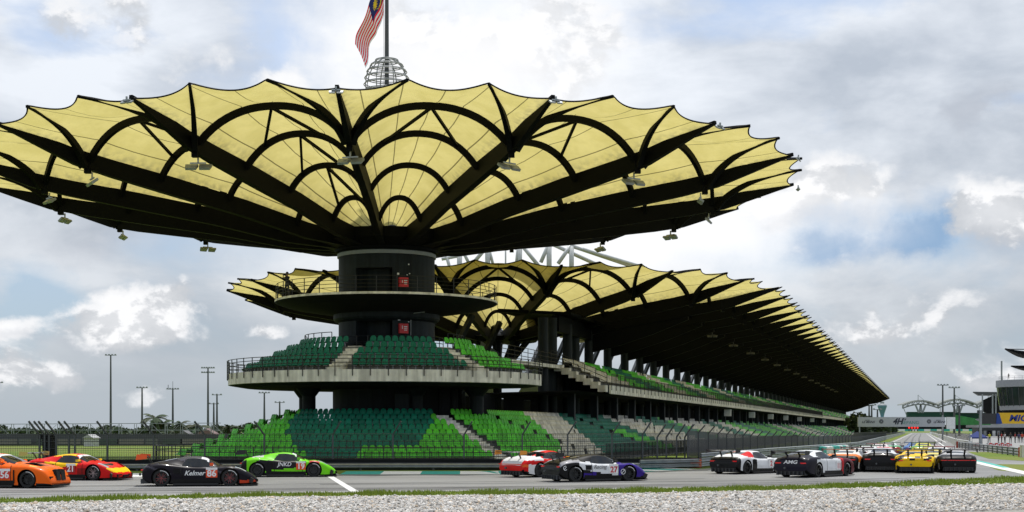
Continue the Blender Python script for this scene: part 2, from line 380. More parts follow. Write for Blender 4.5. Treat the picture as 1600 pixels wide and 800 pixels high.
# tyre marks
mk = mat('rubbered_asphalt', (.105, .105, .104), .7, var=.45, scale=.35)
for k, (a, b, w, cv) in enumerate([((-200, 771), (1500, 749), .35, 2.5), ((-200, 776), (1550, 747), .22, 2.5), ((200, 764), (1300, 755), .5, 2.), ((-200, 762), (1100, 748), .16, 1.5), ((300, 768), (1540, 752), .18, 2.2), ((500, 757), (1400, 748), .25, 1.2), ((900, 762), (1450, 746), .15, 1.), ((-100, 767), (700, 763), .14, 1.)]):
    strip('tyre_marks', [gp(a[0] + (b[0] - a[0]) * s, a[1] + (b[1] - a[1]) * s + cv * math.sin(3.1 * s)) for s in [i / 16 for i in range(17)]], w * 2.2, .0075 + .0005 * k, mk)
for k, r in enumerate((34.2, 35.6, 37.2)):
    strip('tyre_marks', [sp(r + .3 * math.sin(t * .01 + k), t) for t in (20, 60, 110, 180, 300, 450, 700)], .4, .008, mk)
# loose gravel
def stones():
    n = 62000; gx = []
    pts = []
    top = [gp(*p) for p in grav_edge]; tx = [p.x for p in top]; ty = [p.y for p in top]
    x = rng.uniform(-20, 25, n * 2); ye = np.interp(x, tx, ty); y = ye - .02 - rng.uniform(0, 1, n * 2) ** 1.3 * 14
    ok = (y > 37.5) & (np.abs(x) < y * .375); x, y = x[ok][:n], y[ok][:n]; n = len(x)
    ico = [(0, 0, 1), (.894, 0, .447), (.276, .85, .447), (-.724, .526, .447), (-.724, -.526, .447), (.276, -.85, .447), (.724, .526, -.447), (-.276, .85, -.447), (-.894, 0, -.447), (-.276, -.85, -.447), (.724, -.526, -.447)]
    fc = [(0, 1, 2), (0, 2, 3), (0, 3, 4), (0, 4, 5), (0, 5, 1), (1, 6, 2), (2, 7, 3), (3, 8, 4), (4, 9, 5), (5, 10, 1), (2, 6, 7), (3, 7, 8), (4, 8, 9), (5, 9, 10), (1, 10, 6)]
    ico = np.array(ico); fc = np.array(fc)
    s = rng.uniform(.018, .046, n) * np.where(rng.random(n) < .04, 1.7, 1); V = ico[None] * s[:, None, None] * rng.uniform(.7, 1.25, (n, 11, 1))
    V *= rng.uniform(.7, 1.3, (n, 1, 3)); an = rng.uniform(0, 6.28, n); ca, sa = np.cos(an)[:, None], np.sin(an)[:, None]
    X = V[..., 0] * ca - V[..., 1] * sa; Y = V[..., 0] * sa + V[..., 1] * ca
    V = np.stack([X + x[:, None], Y + y[:, None], V[..., 2] * .8 + .02 + s[:, None] * .45 + rng.uniform(0, .03, (n, 1))], -1)
    F = (fc[None] + 11 * np.arange(n)[:, None, None]).reshape(-1, 3)
    me = bpy.data.meshes.new('gravel_stones'); me.vertices.add(n * 11); me.vertices.foreach_set('co', V.reshape(-1))
    me.loops.add(F.size); me.loops.foreach_set('vertex_index', F.reshape(-1).astype(np.int32))
    me.polygons.add(len(F)); me.polygons.foreach_set('loop_start', np.arange(0, F.size, 3, dtype=np.int32)); me.update(calc_edges=True)
    g = rng.uniform(.0, 1, n); base = np.stack([.30 + .36 * g, .285 + .35 * g, .26 + .34 * g], -1)
    dk = rng.random(n) < .12; base[dk] *= .4; wm = rng.random(n) < .12; base[wm] *= np.array([1.05, .88, .70])
    c = np.concatenate([base, np.ones((n, 1))], -1).repeat(45, 0); at_ = me.color_attributes.new('Col', 'FLOAT_COLOR', 'CORNER'); at_.data.foreach_set('color', c.reshape(-1))
    me.materials.append(mat('stone', attr=True, rough=.85, var=.15, scale=20)); o = bpy.data.objects.new('gravel_stones', me); COL.objects.link(o)
    o['kind'] = 'stuff'; tag(o, 'loose pale gravel of the trap in the foreground', 'gravel')
def grass_blades():
    E1 = [gp(*p) for p in near_edge]; E2 = [gp(*p) for p in grav_edge]
    n = 32000; x = rng.uniform(-21, 27, n); y1 = np.interp(x, [p.x for p in E1], [p.y for p in E1]); y2 = np.interp(x, [p.x for p in E2], [p.y for p in E2])
    k = rng.uniform(-.12, 1.06, n); jag = .25 * np.sin(x * 1.7) + .15 * np.sin(x * 4.1)
    y = y2 + (y1 - y2) * k + jag * (k < .2) * .5
    h = rng.uniform(.06, .13, n) * (1 + .5 * np.sin(x * .9) * np.sin(x * 2.3)); a = rng.uniform(0, 6.28, n); w = .018
    ox, oy = np.cos(a) * w, np.sin(a) * w; lx, ly = rng.normal(0, .02, n), rng.normal(0, .02, n)
    V = np.stack([np.stack([x - ox, y - oy, 0 * x], -1), np.stack([x + ox, y + oy, 0 * x], -1), np.stack([x + lx, y + ly, h], -1)], 1)
    me = bpy.data.meshes.new('grass_blades'); me.vertices.add(n * 3); me.vertices.foreach_set('co', V.reshape(-1)); me.loops.add(n * 3)
    me.loops.foreach_set('vertex_index', np.arange(n * 3, dtype=np.int32)); me.polygons.add(n); me.polygons.foreach_set('loop_start', np.arange(0, n * 3, 3, dtype=np.int32)); me.update(calc_edges=True)
    g = rng.uniform(0, 1, (n, 1)); c = np.array([[.13, .19, .010]]) * (1 - g) + np.array([[.30, .36, .035]]) * g
    c = np.concatenate([c, np.ones((n, 1))], -1).repeat(3, 0); at_ = me.color_attributes.new('Col', 'FLOAT_COLOR', 'CORNER'); at_.data.foreach_set('color', c.reshape(-1))
    me.materials.append(mat('grass_blade', attr=True, rough=.7, var=.1)); o = bpy.data.objects.new('grass_blades', me); COL.objects.link(o)
    o['kind'] = 'stuff'; tag(o, 'strip of short grass between the track and the gravel', 'grass')
stones(); grass_blades()
# ------------------------------------------------------------------ tent roofs
PI = math.pi
def interp(x, xs, ys): return float(np.interp(x, xs, ys))
FR = [3.5, 8.2, 13.7, 18.8, 23.7]                   # radii of the arch feet
FE = [13.9, 14.45, 15.6, 16.25, 16.85]              # membrane height at the beams
CE = [14.4, 15.85, 17.05, 18.05, 18.65]              # height at the arch crowns
RT = 29.6
AT = .37
ZB = EYE
def mem_z(r, a, f=1.):
    zf = interp(r, FR, FE); zc = interp(r, FR, CE); k = max(0., 1 - abs(a) ** 2.2)
    z = zf + (zc - zf) * k
    for i in range(4):
        if FR[i] < r < FR[i + 1]: z -= .22 * math.sin(PI * (r - FR[i]) / (FR[i + 1] - FR[i])) * k
    return z
def rim(a):
    """rim radius and height at a (tips at the beams and at +-1/3)"""
    b = abs(a)
    if b <= AT: q = b / AT; z0 = 17.95; z = z0 + .3 * q ** 2; r = RT - .90 * (1 - q ** 2)
    else:
        q = (b - AT) / (1 - AT); s = 4 * q * (1 - q); z = 18.25 + (17.75 - 18.25) * q - .12 * s; r = RT - .70 * s - .15 * q
    return r, z
def sector_point(mapf, r, a, z): return mapf(r, a, z)
def make_sector(root, mapf, braces=(2,)):
    """one bay between two beams: membrane with arches as its sub-parts; mapf(r, a, z) -> world"""
    NA, V, UV = 24, [], []; rs = []
    for i in range(4): rs += [FR[i] + (FR[i + 1] - FR[i]) * k / 4 for k in range(4)]
    rs.append(FR[4]); no = 6
    for r in rs:
        for j in range(NA + 1): a = -1 + 2 * j / NA; V.append(mapf(r, a, mem_z(r, a))); UV.append((a, r / RT))
    for k in range(1, no + 1):
        q = k / no
        for j in range(NA + 1):
            a = -1 + 2 * j / NA; rr, rz = rim(a); r = FR[4] + (rr - FR[4]) * q; z = mem_z(FR[4], a) * (1 - q) + rz * q
            z -= .35 * math.sin(PI * q) * (1 if abs(abs(a) - AT) > .12 else .25) * (1 - abs(a)); V.append(mapf(r, a, z)); UV.append((a, r / RT))
    m = len(rs) + no; w = NA + 1; F = [(i * w + j, i * w + j + 1, (i + 1) * w + j + 1, (i + 1) * w + j) for i in range(m - 1) for j in range(NA)]
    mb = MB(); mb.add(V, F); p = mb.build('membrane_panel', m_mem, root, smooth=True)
    uv = p.data.uv_layers.new(name='UVMap'); co = []
    for f in F: co += [UV[i] for i in f]
    uv.data.foreach_set('uv', [x for c in co for x in c])
    for i in (1, 2, 3, 4):
        r = FR[i]; mb = MB(); pts = []
        for j in range(21):
            a = -1 + 2 * j / 20; pts.append(mapf(r, a * .985, mem_z(r, a * .985) - .12 - .30 * (abs(a) ** 6)))
        mb.path(pts, .27, .30 + .02 * i, top=True); mb.build('arch_rib', m_black, p)
    for i in [q + 2 for q in braces]:
        mb = MB(); c = mapf(FR[i], 0, mem_z(FR[i], 0) - .4); q = .62
        for s_ in (-1, 1):
            mb.beam(c, mapf(FR[i - 1], s_ * q, mem_z(FR[i - 1], s_ * q) - .35), .15, .15)
        if i > 1: mb.build('brace', m_black, p)
    # edge cable
    mb = MB(); pts = []
    for j in range(49):
        a = -1 + 2 * j / 48; rr, rz = rim(a); pts.append(mapf(rr + .03, a, rz))
    mb.tube(pts, .045, 4); mb.build('edge_cable', m_black, p)
    return p
def make_beam(root, mapb, mapL, mapR, inner=0.):
    """radial beam with its curved edge struts; mapb(r, off, z)"""
    rs = [2.6, 3.5, 7.2, 12.3, 17.6, 22.0, 24.4, 26.5, 28.4, 29.55]
    rs = [inner] * (inner > 0) + [r for r in rs if r > inner]
    top = [interp(r, FR + [30.2], FE + [18.05]) - .05 + (0.0 if r < 24 else .1 * math.sin((r - 24) / 6.2 * PI)) for r in rs]
    bot = [interp(r, [2.6, 3.5, 7.2, 12.3, 17.6, 22.0, 24.4, 26.5, 28.4, 29.8], [12.95, 12.95, 13.2, 14.15, 14.9, 15.55, 16.0, 16.7, 17.35, 17.8]) for r in rs]; dep = [max(.16, a - b) for a, b in zip(top, bot)]
    mb = MB(); mb.path([mapb(r, 0, z) for r, z in zip(rs, top)], .46, 1.4, ws=[interp(r, [17.6, 22, 29.8], [.46, .42, .2]) for r in rs], hs=dep, top=True)
    mb.beam(mapb(23.7, 0, FE[4] - .2), mapb(23.7, 0, FE[4] - 1.25), .36, .36)
    b = mb.build('radial_beam', m_black, root)
    for mp, s_ in ((mapL, -1), (mapR, 1)):
        if mp is None: continue
        P0 = Vector(mp(23.8, -s_ * .99, 16.2)); P2 = Vector(mp(RT + .04, -s_ * AT, 18.26)); P1 = Vector(mp(25.3, -s_ * .80, 18.2)); pts = []
        for k in range(13): q = k / 12; pts.append(P0 * (1 - q) ** 2 + P1 * 2 * q * (1 - q) + P2 * q * q)
        mb = MB(); mb.path(pts, .34, .5, ws=[.34 - .20 * k / 12 for k in range(13)], hs=[.50 - .36 * k / 12 for k in range(13)], top=True); mb.build('edge_strut', m_black, b)
    return b

def flood(loc, yaw, label, group, n=2, s=1., gm=None):
    root = empty('floodlight', loc, label, 'floodlight', group, rz=yaw, local=True)
    mbk = gm or m_galv
    mb = MB(); mb.beam((0, 0, .0), (0, 0, -.45 * s), .08, .08); mb.beam((-.55 * s * (n - 1), 0, -.45 * s), (.55 * s * (n - 1), 0, -.45 * s), .08, .08); mb.build('bracket', mbk, root, loc=(0, 0, 0))
    for k in range(n):
        x = (k - (n - 1) / 2) * .95 * s; h = MB(); rt = Matrix.Rotation(R(38), 3, 'X')
        def fn(v, x=x): q = rt @ Vector(v); return (q.x * s + x, q.y * s, q.z * s - .72 * s)
        h.prism([(-.36, -.26), (.36, -.26), (.44, .26), (-.44, .26)], -.09, .09, fn=fn)
        hd = h.build('lamp_head', gm or m_galv, root, loc=(0, 0, 0))
        g = MB(); g.prism([(-.31, -.21), (.31, -.21), (.38, .21), (-.38, .21)], -.11, -.092, fn=fn); g.build('lamp_glass', gm or m_lamp, hd, loc=(0, 0, 0))
    return root

# ------------------------------------------------------------------ round stand tower
TC = C0
tower = empty('round_stand', (TC.x, TC.y, 0), 'round dark grandstand tower under a mushroom shaped yellow tent roof', 'grandstand')
def arc(r, phi, z): return Vector((TC.x + r * math.sin(phi), TC.y - r * math.cos(phi), z))
def fan_maps(cx, cy, phi0, half, scale=1., dz=0.):
    def mp(r, a, z):
        f = phi0 + a * half
        # straight chords for the arches
        rr = r * scale; A = (math.sin(phi0 - half), -math.cos(phi0 - half)); B = (math.sin(phi0 + half), -math.cos(phi0 + half)); t = (a + 1) / 2
        x, y = A[0] + (B[0] - A[0]) * t, A[1] + (B[1] - A[1]) * t
        if r > FR[4] - .01:   # rim follows the circle
            k = min(1, (r - FR[4]) / 4); x = x * (1 - k) + math.sin(f) * k; y = y * (1 - k) - math.cos(f) * k
        return (cx + rr * x, cy + rr * y, z + ZB + dz)
    return mp
def beam_map(cx, cy, phi, scale=1., dz=0.):
    return lambda r, o, z: (cx + r * scale * math.sin(phi) + o * math.cos(phi), cy - r * scale * math.cos(phi) + o * math.sin(phi), z + ZB + dz)
H16 = PI / 16
maps = [fan_maps(TC.x, TC.y, (k + .5) * 2 * H16, H16) for k in range(16)]
for k in range(16):
    make_sector(tower, maps[k], (0, 1, 2) if k == 15 else (2,))
    make_beam(tower, beam_map(TC.x, TC.y, k * 2 * H16), maps[k - 1], maps[k])
mb = MB(); mb.lathe([(.2, 12.95 + ZB), (3.3, 12.85 + ZB), (3.75, 12.75 + ZB), (3.75, 12.95 + ZB), (5.3, 13.35 + ZB), (5.3, 14.05 + ZB), (.2, 14.5 + ZB)], (TC.x, TC.y, 0), 48); mb.build('hub', m_black, tower)
zt = 12.75 + ZB
def drum(z0, z1, r=3.5, niche=None, name='tower_drum'):
    """round wall with a real recess"""
    mb = MB(); n = 96
    f = [2 * PI * i / n - PI for i in range(n + 1)]
    def inn(a): return niche and niche[0] < a < niche[1]
    for i in range(n):
        a, b = f[i], f[i + 1]; mid = (a + b) / 2
        if inn(mid):
            zl, zh = niche[2], niche[3]
            for q0, q1 in ((z0, zl), (zh, z1)):
                if q1 > q0: mb.add([arc(r, a, q0), arc(r, b, q0), arc(r, b, q1), arc(r, a, q1)], [(0, 1, 2, 3)])
            mb.add([arc(r - 1.2, a, zl), arc(r - 1.2, b, zl), arc(r - 1.2, b, zh), arc(r - 1.2, a, zh)], [(0, 1, 2, 3)])
            mb.add([arc(r - 1.2, a, zh), arc(r - 1.2, b, zh), arc(r, b, zh), arc(r, a, zh)], [(0, 1, 2, 3)])
            mb.add([arc(r - 1.2, a, zl), arc(r - 1.2, b, zl), arc(r, b, zl), arc(r, a, zl)], [(3, 2, 1, 0)])
            for e in (a, b):
                if not inn(e + (-.02 if e == a else .02)): mb.add([arc(r, e, zl), arc(r - 1.2, e, zl), arc(r - 1.2, e, zh), arc(r, e, zh)], [(0, 1, 2, 3)])
        else: mb.add([arc(r, a, z0), arc(r, b, z0), arc(r, b, z1), arc(r, a, z1)], [(0, 1, 2, 3)])
    return mb.build(name, m_slate, tower)
drum(11.5, zt, 3.48, (R(-34), R(13), 11.55, 13.65))
drum(7.9, 10.95, 3.48, (R(-34), R(13), 7.95, 9.95))
drum(-.2, 5.6, 3.9)
mb = MB(); mb.lathe([(3.49, zt - .35), (3.58, zt - .35), (3.58, zt - .1), (3.49, zt - .1)], (TC.x, TC.y, 0), 64); mb.build('trim_ring', m_grey, tower)
mb = MB(); mb.lathe([(3.0, 10.75), (3.75, 10.7), (3.85, 10.55), (3.85, 10.2), (3.75, 10.05), (3.4, 9.9)], (TC.x, TC.y, 0), 64); mb.build('ring_beam', m_slate, tower, smooth=False)
# gallery disc
mb = MB(); mb.lathe([(3.0, 11.52), (8.02, 11.52), (8.05, 11.50), (8.05, 11.36)], (TC.x, TC.y, 0), 96); mb.build('gallery_floor', m_conc, tower)
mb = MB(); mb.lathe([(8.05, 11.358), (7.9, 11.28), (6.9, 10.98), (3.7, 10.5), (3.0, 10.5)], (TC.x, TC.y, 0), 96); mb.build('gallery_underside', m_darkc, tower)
def railing(name, fpos, n, hs, post_h, root, post_drop=0., r=.028, every=1, m=None, closed=False, bars=0):
    """fpos(i/n, z)"""
    mb = MB()
    for h in hs: mb.tube([fpos(i / (n * 2), h) for i in range(n * 2 + (0 if closed else 1))], r, 5, closed=closed)
    for i in range(0, n + (0 if closed else 1), every):
        mb.beam(fpos(i / n, -post_drop), fpos(i / n, post_h), .055, .055)
    if bars:
        for i in range(bars + 1): mb.beam(fpos(i / bars, hs[-1]), fpos(i / bars, hs[0]), .03, .03)
    return mb.build(name, m or m_rail, root)
railing('gallery_railing', lambda q, h: arc(7.95, -PI + 2 * PI * q, 11.52 + h), 36, (1.08, .8, .55, .3), 1.1, tower, 0, .022, closed=True)
# upper seating: stepped slab
def st_arc(phi): return (Vector((TC.x, TC.y, 0)), Vector((math.sin(phi), -math.cos(phi), 0)))
def st_line(t): return (TC + UU * t, NN)
def sweep(prof, stations, mb=None, cap=True):
    mb = mb or MB(); V = []; k = len(prof)
    for o, d in stations:
        for r, z in prof: q = o + d * r; V.append((q.x, q.y, z))
    F = [(i * k + a, (i + 1) * k + a, (i + 1) * k + a + 1, i * k + a + 1) for i in range(len(stations) - 1) for a in range(k - 1)]
    if cap: F += [tuple(range(k)), tuple((len(stations) - 1) * k + a for a in reversed(range(k)))]
    return mb.add(V, F)
UR = [10.25, 9.3, 8.35, 7.4, 6.45]; UF = [6.12, 6.56, 7.0, 7.44, 7.88]
prof = [(11.3, 5.40), (11.3, 6.14), (11.15, 6.14), (11.15, 6.12)]
for i in range(5):
    prof += [(UR[i] - .35, UF[i])]
    if i < 4: prof += [(UR[i] - .35, UF[i + 1])]
prof += [(3.0, UF[4])]
full = [st_arc(-PI + 2 * PI * i / 96) for i in range(97)]
arcs_up = [st_arc(R(-150) + R(232) * i / 96) for i in range(97)]
o = sweep(prof[3:], arcs_up, cap=False).build('upper_terrace', m_step, tower)
prof_f = [(11.15, 6.12), (11.15, 6.16), (11.32, 6.16), (11.32, 5.38), (11.2, 5.36)]
sweep(prof_f, arcs_up, cap=True).build('terrace_edge', m_conc, tower)
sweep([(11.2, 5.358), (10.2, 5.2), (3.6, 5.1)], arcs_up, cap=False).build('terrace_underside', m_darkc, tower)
railing('terrace_railing', lambda q, h: arc(11.38, R(-118) + R(200) * q, 6.16 + h), 34, (.92, .70, .45, .2), .95, tower, .42, .026)
railing('back_railing', lambda q, h: arc(5.9, R(-95) + R(60) * q, 7.9 + h), 6, (1.1, .75, .4), 1.1, tower)
railing('back_railing', lambda q, h: arc(5.6, R(55) + R(30) * q, 7.9 + h), 4, (1.1, .75, .4), 1.1, tower)
railing('back_railing', lambda q, h: arc(4.2, R(-60) + R(140) * q, 7.9 + h), 12, (.9, .5), .9, tower)
# aisle steps of the upper terrace
for ph in (-13, 40):
    mb = MB()
    for i in range(9):
        r = 10.9 - i * .52; z = 6.12 + (i + 1) * .2; f = R(ph); d = Vector((math.sin(f), -math.cos(f), 0)); c = TC + d * r
        mb.box((c.x, c.y, z - .25), (.98, .55, .5), rz=f)
    mb.build('aisle_steps', m_conc, tower)
# pillars below the terrace
for ph, r in ((-61, 6.0), (62, 7.5), (28, 5.2), (90, 6.5), (-115, 7), (140, 7)):
    c = arc(r, R(ph), 0); mb = MB(); mb.lathe([(.48, 0), (.48, 5.2)], (c.x, c.y, 0), 20); mb.build('pillar', m_slate, tower, smooth=True)
    mb = MB(); mb.lathe([(.50, 4.6), (.95, 5.2)], (c.x, c.y, 0), 20); mb.build('pillar_head', m_slate, tower, smooth=True)
# dark back wall under the terrace, right of the drum
mb = MB()
for i in range(12):
    a = R(8 + i * 8); c = arc(5.2, a, 0); mb.box((c.x, c.y, 2.7), (.74, .25, 5.4), rz=a)
    if i % 2: mb.box((*arc(5.35, a, 0)[:2], 2.7), (.12, .2, 5.4), rz=a)
mb.build('shop_wall', m_darkc, tower)
mb = MB(); c = arc(5.42, R(16), 0); mb.box((*c[:2], 3.9), (1.0, .12, 1.6), rz=R(16)); mb.build('door', m_slate, tower)
c = arc(3.55, R(9), 0)
for ph, z in ((23.8, 12.6), (23.8, 9.35)):
    hb = empty('hose_box', (*arc(3.50, R(ph), 0)[:2], z - .35), ('red fire hose cabinet on the tower wall above the gallery floor' if z > 11 else 'red fire hose cabinet on the tower wall behind the top row of seats'), 'hose cabinet', 'fire hose cabinets on the tower')
    mb = MB(); mb.box((*arc(3.62, R(ph), 0)[:2], z), (.66, .24, .68), rz=R(ph)); mb.build('cabinet', m_red, hb)
    for k, (dx, dz, w, h) in enumerate(((.12, .12, .24, .07), (.12, -.02, .24, .05), (-.12, .08, .05, .22), (.12, -.12, .22, .04))):
        p = arc(3.745, R(ph), 0) + Vector((math.cos(R(ph)), math.sin(R(ph)), 0)) * dx; mb = MB(); mb.box((p.x, p.y, z + dz), (w, .01, h), rz=R(ph)); mb.build('label_plate', m_white, hb)
for k, (ph, z, s) in enumerate(((18, 13.2, .14), (29, 13.15, .07), (32, 13.25, .07), (19, 10.0, .16), (31, 9.85, .07), (31, 13.9, .08))):
    mb = MB(); p = arc(3.52, R(ph), z); mb.box(tuple(p), (s, .06, s), rz=R(ph)); mb.build('wall_light', m_white, tower)
mb = MB(); mb.tube([arc(3.6, R(33), 7.9), arc(3.6, R(33), 10.3), arc(3.9, R(35), 10.45), arc(4.6, R(40), 10.5)], .035, 6); mb.build('conduit', m_grey, tower)
mb = MB(); mb.tube([arc(3.6, R(-36), 8.3), arc(3.62, R(-18), 8.3), arc(3.62, R(-5), 8.32), arc(3.62, R(2), 8.65)], .04, 6); mb.build('handrail', m_rail, tower)
mb = MB(); p = arc(3.58, R(-22), 12.0); mb.box(tuple(p), (1.2, .08, 1.0), rz=R(-22)) if False else None
# flagpole and wire dome on top of the roof
fp = empty('flagpole', (TC.x, TC.y, ZB + 15), 'tall dark flagpole rising out of the wire dome above the tent roof', 'flagpole')
mb = MB(); mb.tube([(TC.x, TC.y, ZB + 14), (TC.x, TC.y, ZB + 36)], .15, 12, rs=[.20, .12]); mb.build('pole', m_dgrey, fp)
mb = MB(); mb.lathe([(.0, ZB + 36), (.22, ZB + 36.1), (.0, ZB + 36.5)], (TC.x, TC.y, 0), 12); mb.build('finial', m_dgrey, fp)
dome = empty('wire_dome', (TC.x, TC.y, ZB + 20), 'grey wire cage dome of stacked rings around the flagpole foot', 'dome')
zc = ZB + 25.0; Rd = 1.66; VS = 1.22
for z in (-.75, -.38, 0.03, .42, .80, 1.14, 1.42):
    rr = math.sqrt(max(.05, Rd ** 2 - z ** 2)) if z > 0 else math.sqrt(Rd ** 2 - (z * .5) ** 2)
    for dz, q in ((0, 1), (.10, .955)):
        mb = MB(); mb.tube([(TC.x + rr * q * math.cos(2 * PI * i / 32), TC.y + rr * q * math.sin(2 * PI * i / 32), zc + z * VS + dz) for i in range(32)], .035, 5, closed=True); mb.build('hoop', m_grey, dome)
for k in range(8):
    a = 2 * PI * (k + .5) / 8; pts = []
    for i in range(9): e = R(-30 + 110 * i / 8); pts.append((TC.x + Rd * .97 * math.cos(e) * math.cos(a), TC.y + Rd * .97 * math.cos(e) * math.sin(a), zc + Rd * VS * math.sin(e)))
    mb = MB(); mb.tube(pts, .04, 5); mb.build('upright', m_grey, dome)
mb = MB(); mb.lathe([(1.5, ZB + 14.6), (1.5, zc - 1.0), (1.3, zc - 1.0)], (TC.x, TC.y, 0), 24); mb.build('base_ring', m_dgrey, dome)
# flag (stripes, blue canton with crescent and star), drooping
def flag():
    f = empty('flag', (TC.x, TC.y, ZB + 24.8), 'red and white striped national flag with blue canton hanging limp from the flagpole', 'flag')
    L, H = 6.4, 2.9; nx, ny = 60, 42; mb = MB(); V = []
    def pos(u, v):
        # hoist along the pole; the cloth droops and folds
        top = ZB + 33.0; fold = math.sin(u * 9 + v * 1.5) * .22 * (u ** .5) + math.sin(u * 19 - v * 2) * .06 * u
        x = -.22 - 2.15 * u * (1 - .15 * v) + .65 * v * u * (1 - u * .3); y = fold * 1.6 - .2
        z = top - H * v * (1 - .42 * u) - 5.0 * u ** 1.15 - .3 * math.sin(u * 7) * v
        x += .16 * math.sin(u * 13 + 2 * v) * u
        return (TC.x + x, TC.y + y, z)
    for i in range(nx + 1):
        for j in range(ny + 1): V.append(pos(i / nx, j / ny))
    o0 = len(mb.v); mb.v = V
    for i in range(nx):
        for j in range(ny):
            u, v = (i + .5) / nx, (j + .5) / ny; c = (.80, .012, .03) if int(v * 14) % 2 == 0 else (.85, .85, .86)
            if u < .5 and v < 8 / 14:
                c = (.01, .015, .12); X, Y = u * L, v * H; d1 = math.hypot(X - 1.15, Y - .94); d2 = math.hypot(X - 1.38, Y - .94)
                if d1 < .68 and d2 > .56: c = (.75, .52, .01)
                if math.hypot(X - 1.95, Y - .94) < .48 * (.72 + .28 * math.cos(14 * math.atan2(Y - .94, X - 1.95))): c = (.75, .52, .01)
            a = i * (ny + 1) + j; mb.f.append((a, a + 1, a + ny + 2, a + ny + 1)); mb.c.append(c)
    mb.build('cloth', mat('flag_cloth', attr=True, rough=.8, var=.05), f, smooth=True)
    mb = MB(); mb.tube([(TC.x - .2, TC.y - .1, ZB + 36), (TC.x - .2, TC.y - .1, ZB + 25)], .015, 4); mb.build('halyard', m_dgrey, f)
flag()
side_words = {0: 'above the middle of the tower', 1: 'first right of the middle', 2: 'second right of the middle', 3: 'on the right side', 4: 'far right rear', 5: 'right rear', 15: 'first left of the middle', 14: 'second left of the middle', 13: 'left edge', 12: 'left rear', 11: 'left rear, lowest', 10: 'rear of the roof left', 6: 'rear of the roof right', 7: 'behind the tower', 8: 'behind the tower', 9: 'behind the tower'}
for k in (0, 1, 2, 3, 4, 5, 6, 10, 11, 12, 13, 14, 15):
    a = k * 2 * H16; p = arc(23.4, a, ZB + FE[4] - 1.15)
    flood(p, a + PI * .0 + (R(20) if k % 2 else R(-15)), 'twin floodlight under the big tent roof, %s' % side_words[k], 'floodlights under the round tent roof', 2, .75 if 2 < k < 14 else .85)
for k in (0, 1, 2, 3, 4, 12, 13, 14, 15):
    a = k * 2 * H16; p = arc(29.9, a, ZB + 17.75)
    flood(p, a, 'small spotlight pair at the roof rim, beam tip %s' % side_words[k], 'spotlights on the roof rim', 2, .42)

# ------------------------------------------------------------------ main stand
T0, DT, NB = 43.8, 9.1, 57
ms = empty('main_grandstand', tuple(sp(5, 28)), 'very long dark grandstand with scalloped yellow tent roof and two tiers along the straight', 'grandstand')
C2 = Vector((-1.5, 147.0, 0)); SCL = 28.0 / 30.2; DZ2 = 14.0 - 18.0
# fan end
ph2 = [R(12 + 22.5 * k) for k in range(-5, 3)]        # beams of the fan
ends = ph2 + [R(74)]
fm = []
for a, b in zip(ends, ends[1:]): fm.append(fan_maps(C2.x, C2.y, (a + b) / 2, (b - a) / 2, SCL, DZ2))
fm0 = fan_maps(C2.x, C2.y, R(12 - 22.5 * 5.5), H16, SCL, DZ2); fm = [fm0] + fm
for i, f in enumerate(fm): make_sector(ms, f)
for i, a in enumerate(ph2): make_beam(ms, beam_map(C2.x, C2.y, a, SCL, DZ2), fm[i], fm[i + 1])
# straight bays; roof line r: 5 .. 24.4
RS = 24.4 / 30.2
def line_map(t0):
    def mp(r, a, z):
        q = sp(-4.66 + r * SCL if False else (24.6 - (30.2 - r) * .93), t0 + DT / 2 + a * DT / 2, 0)
        k = .45; zf = interp(r, FR + [30.2], FE + [18.05]); zz = zf + (z - zf) * .8
        return (q.x, q.y, zz + ZB + DZ2)
    return mp
def lb_map(t0):
    def mp(r, o, z): q = sp(24.6 - (30.2 - r) * .93, t0 + o, 0); return (q.x, q.y, z + ZB + DZ2)
    return mp
# the last fan bay closes on the first straight beam
b0 = make_beam(ms, lb_map(T0), None, None, 8.9); s0 = make_sector(ms, line_map(T0))
# deeper inner web hides the membrane further in, as the real girders do
gd = MB(); gd.path([lb_map(T0)(r, 0, interp(r, FR, FE) - 1.2) for r in (8.9, 12, 16, 20)], .3, 1.0, hs=[1.7, 1.7, 1.2, .3], top=True); gd.build('girder_web', m_black, b0)
def shift_copy(o, par, d, top=True):
    c = o.copy(); COL.objects.link(c); c.parent = par
    if top: c.location = Vector(o.location) + d
    for ch in list(o.children): shift_copy(ch, c, d, False)
    return c
for k in range(1, NB + 1):
    shift_copy(b0, ms, UU * (DT * k))
    if k < NB: shift_copy(s0, ms, UU * (DT * k))
# roof soffit near the columns and pillars
TE = T0 + DT * NB
def bar(name, r, z, w, h, t0, t1, m, root=ms):
    mb = MB(); mb.beam(sp(r, t0, z), sp(r, t1, z), w, h); return mb.build(name, m, root)
bar('roof_girder', 5, 12.0, .7, 1.5, 30, TE, m_black); 0
mb = MB(); mb.add([sp(-.5, 30, 13.2), sp(-.5, TE, 13.2), sp(6.5, TE, 12.75), sp(6.5, 30, 12.75), sp(-.5, 30, 13.5), sp(-.5, TE, 13.5), sp(6.5, TE, 13.0), sp(6.5, 30, 13.0)], [(0, 1, 2, 3), (7, 6, 5, 4), (0, 4, 5, 1), (2, 6, 7, 3), (0, 3, 7, 4), (1, 2, 6, 5)]); mb.build('roof_soffit', m_black, ms)
col0 = None
for k in range(-2, NB):
    c = sp(5, T0 + DT * k)
    if col0 is None:
        mb = MB(); mb.lathe([(.46, 0), (.46, 12.2)], (c.x, c.y, 0), 14); col0 = mb.build('pillar', m_slate, ms, smooth=True); c00 = c
    else:
        o = col0.copy(); COL.objects.link(o); o.location = Vector(col0.location) + (c - c00)
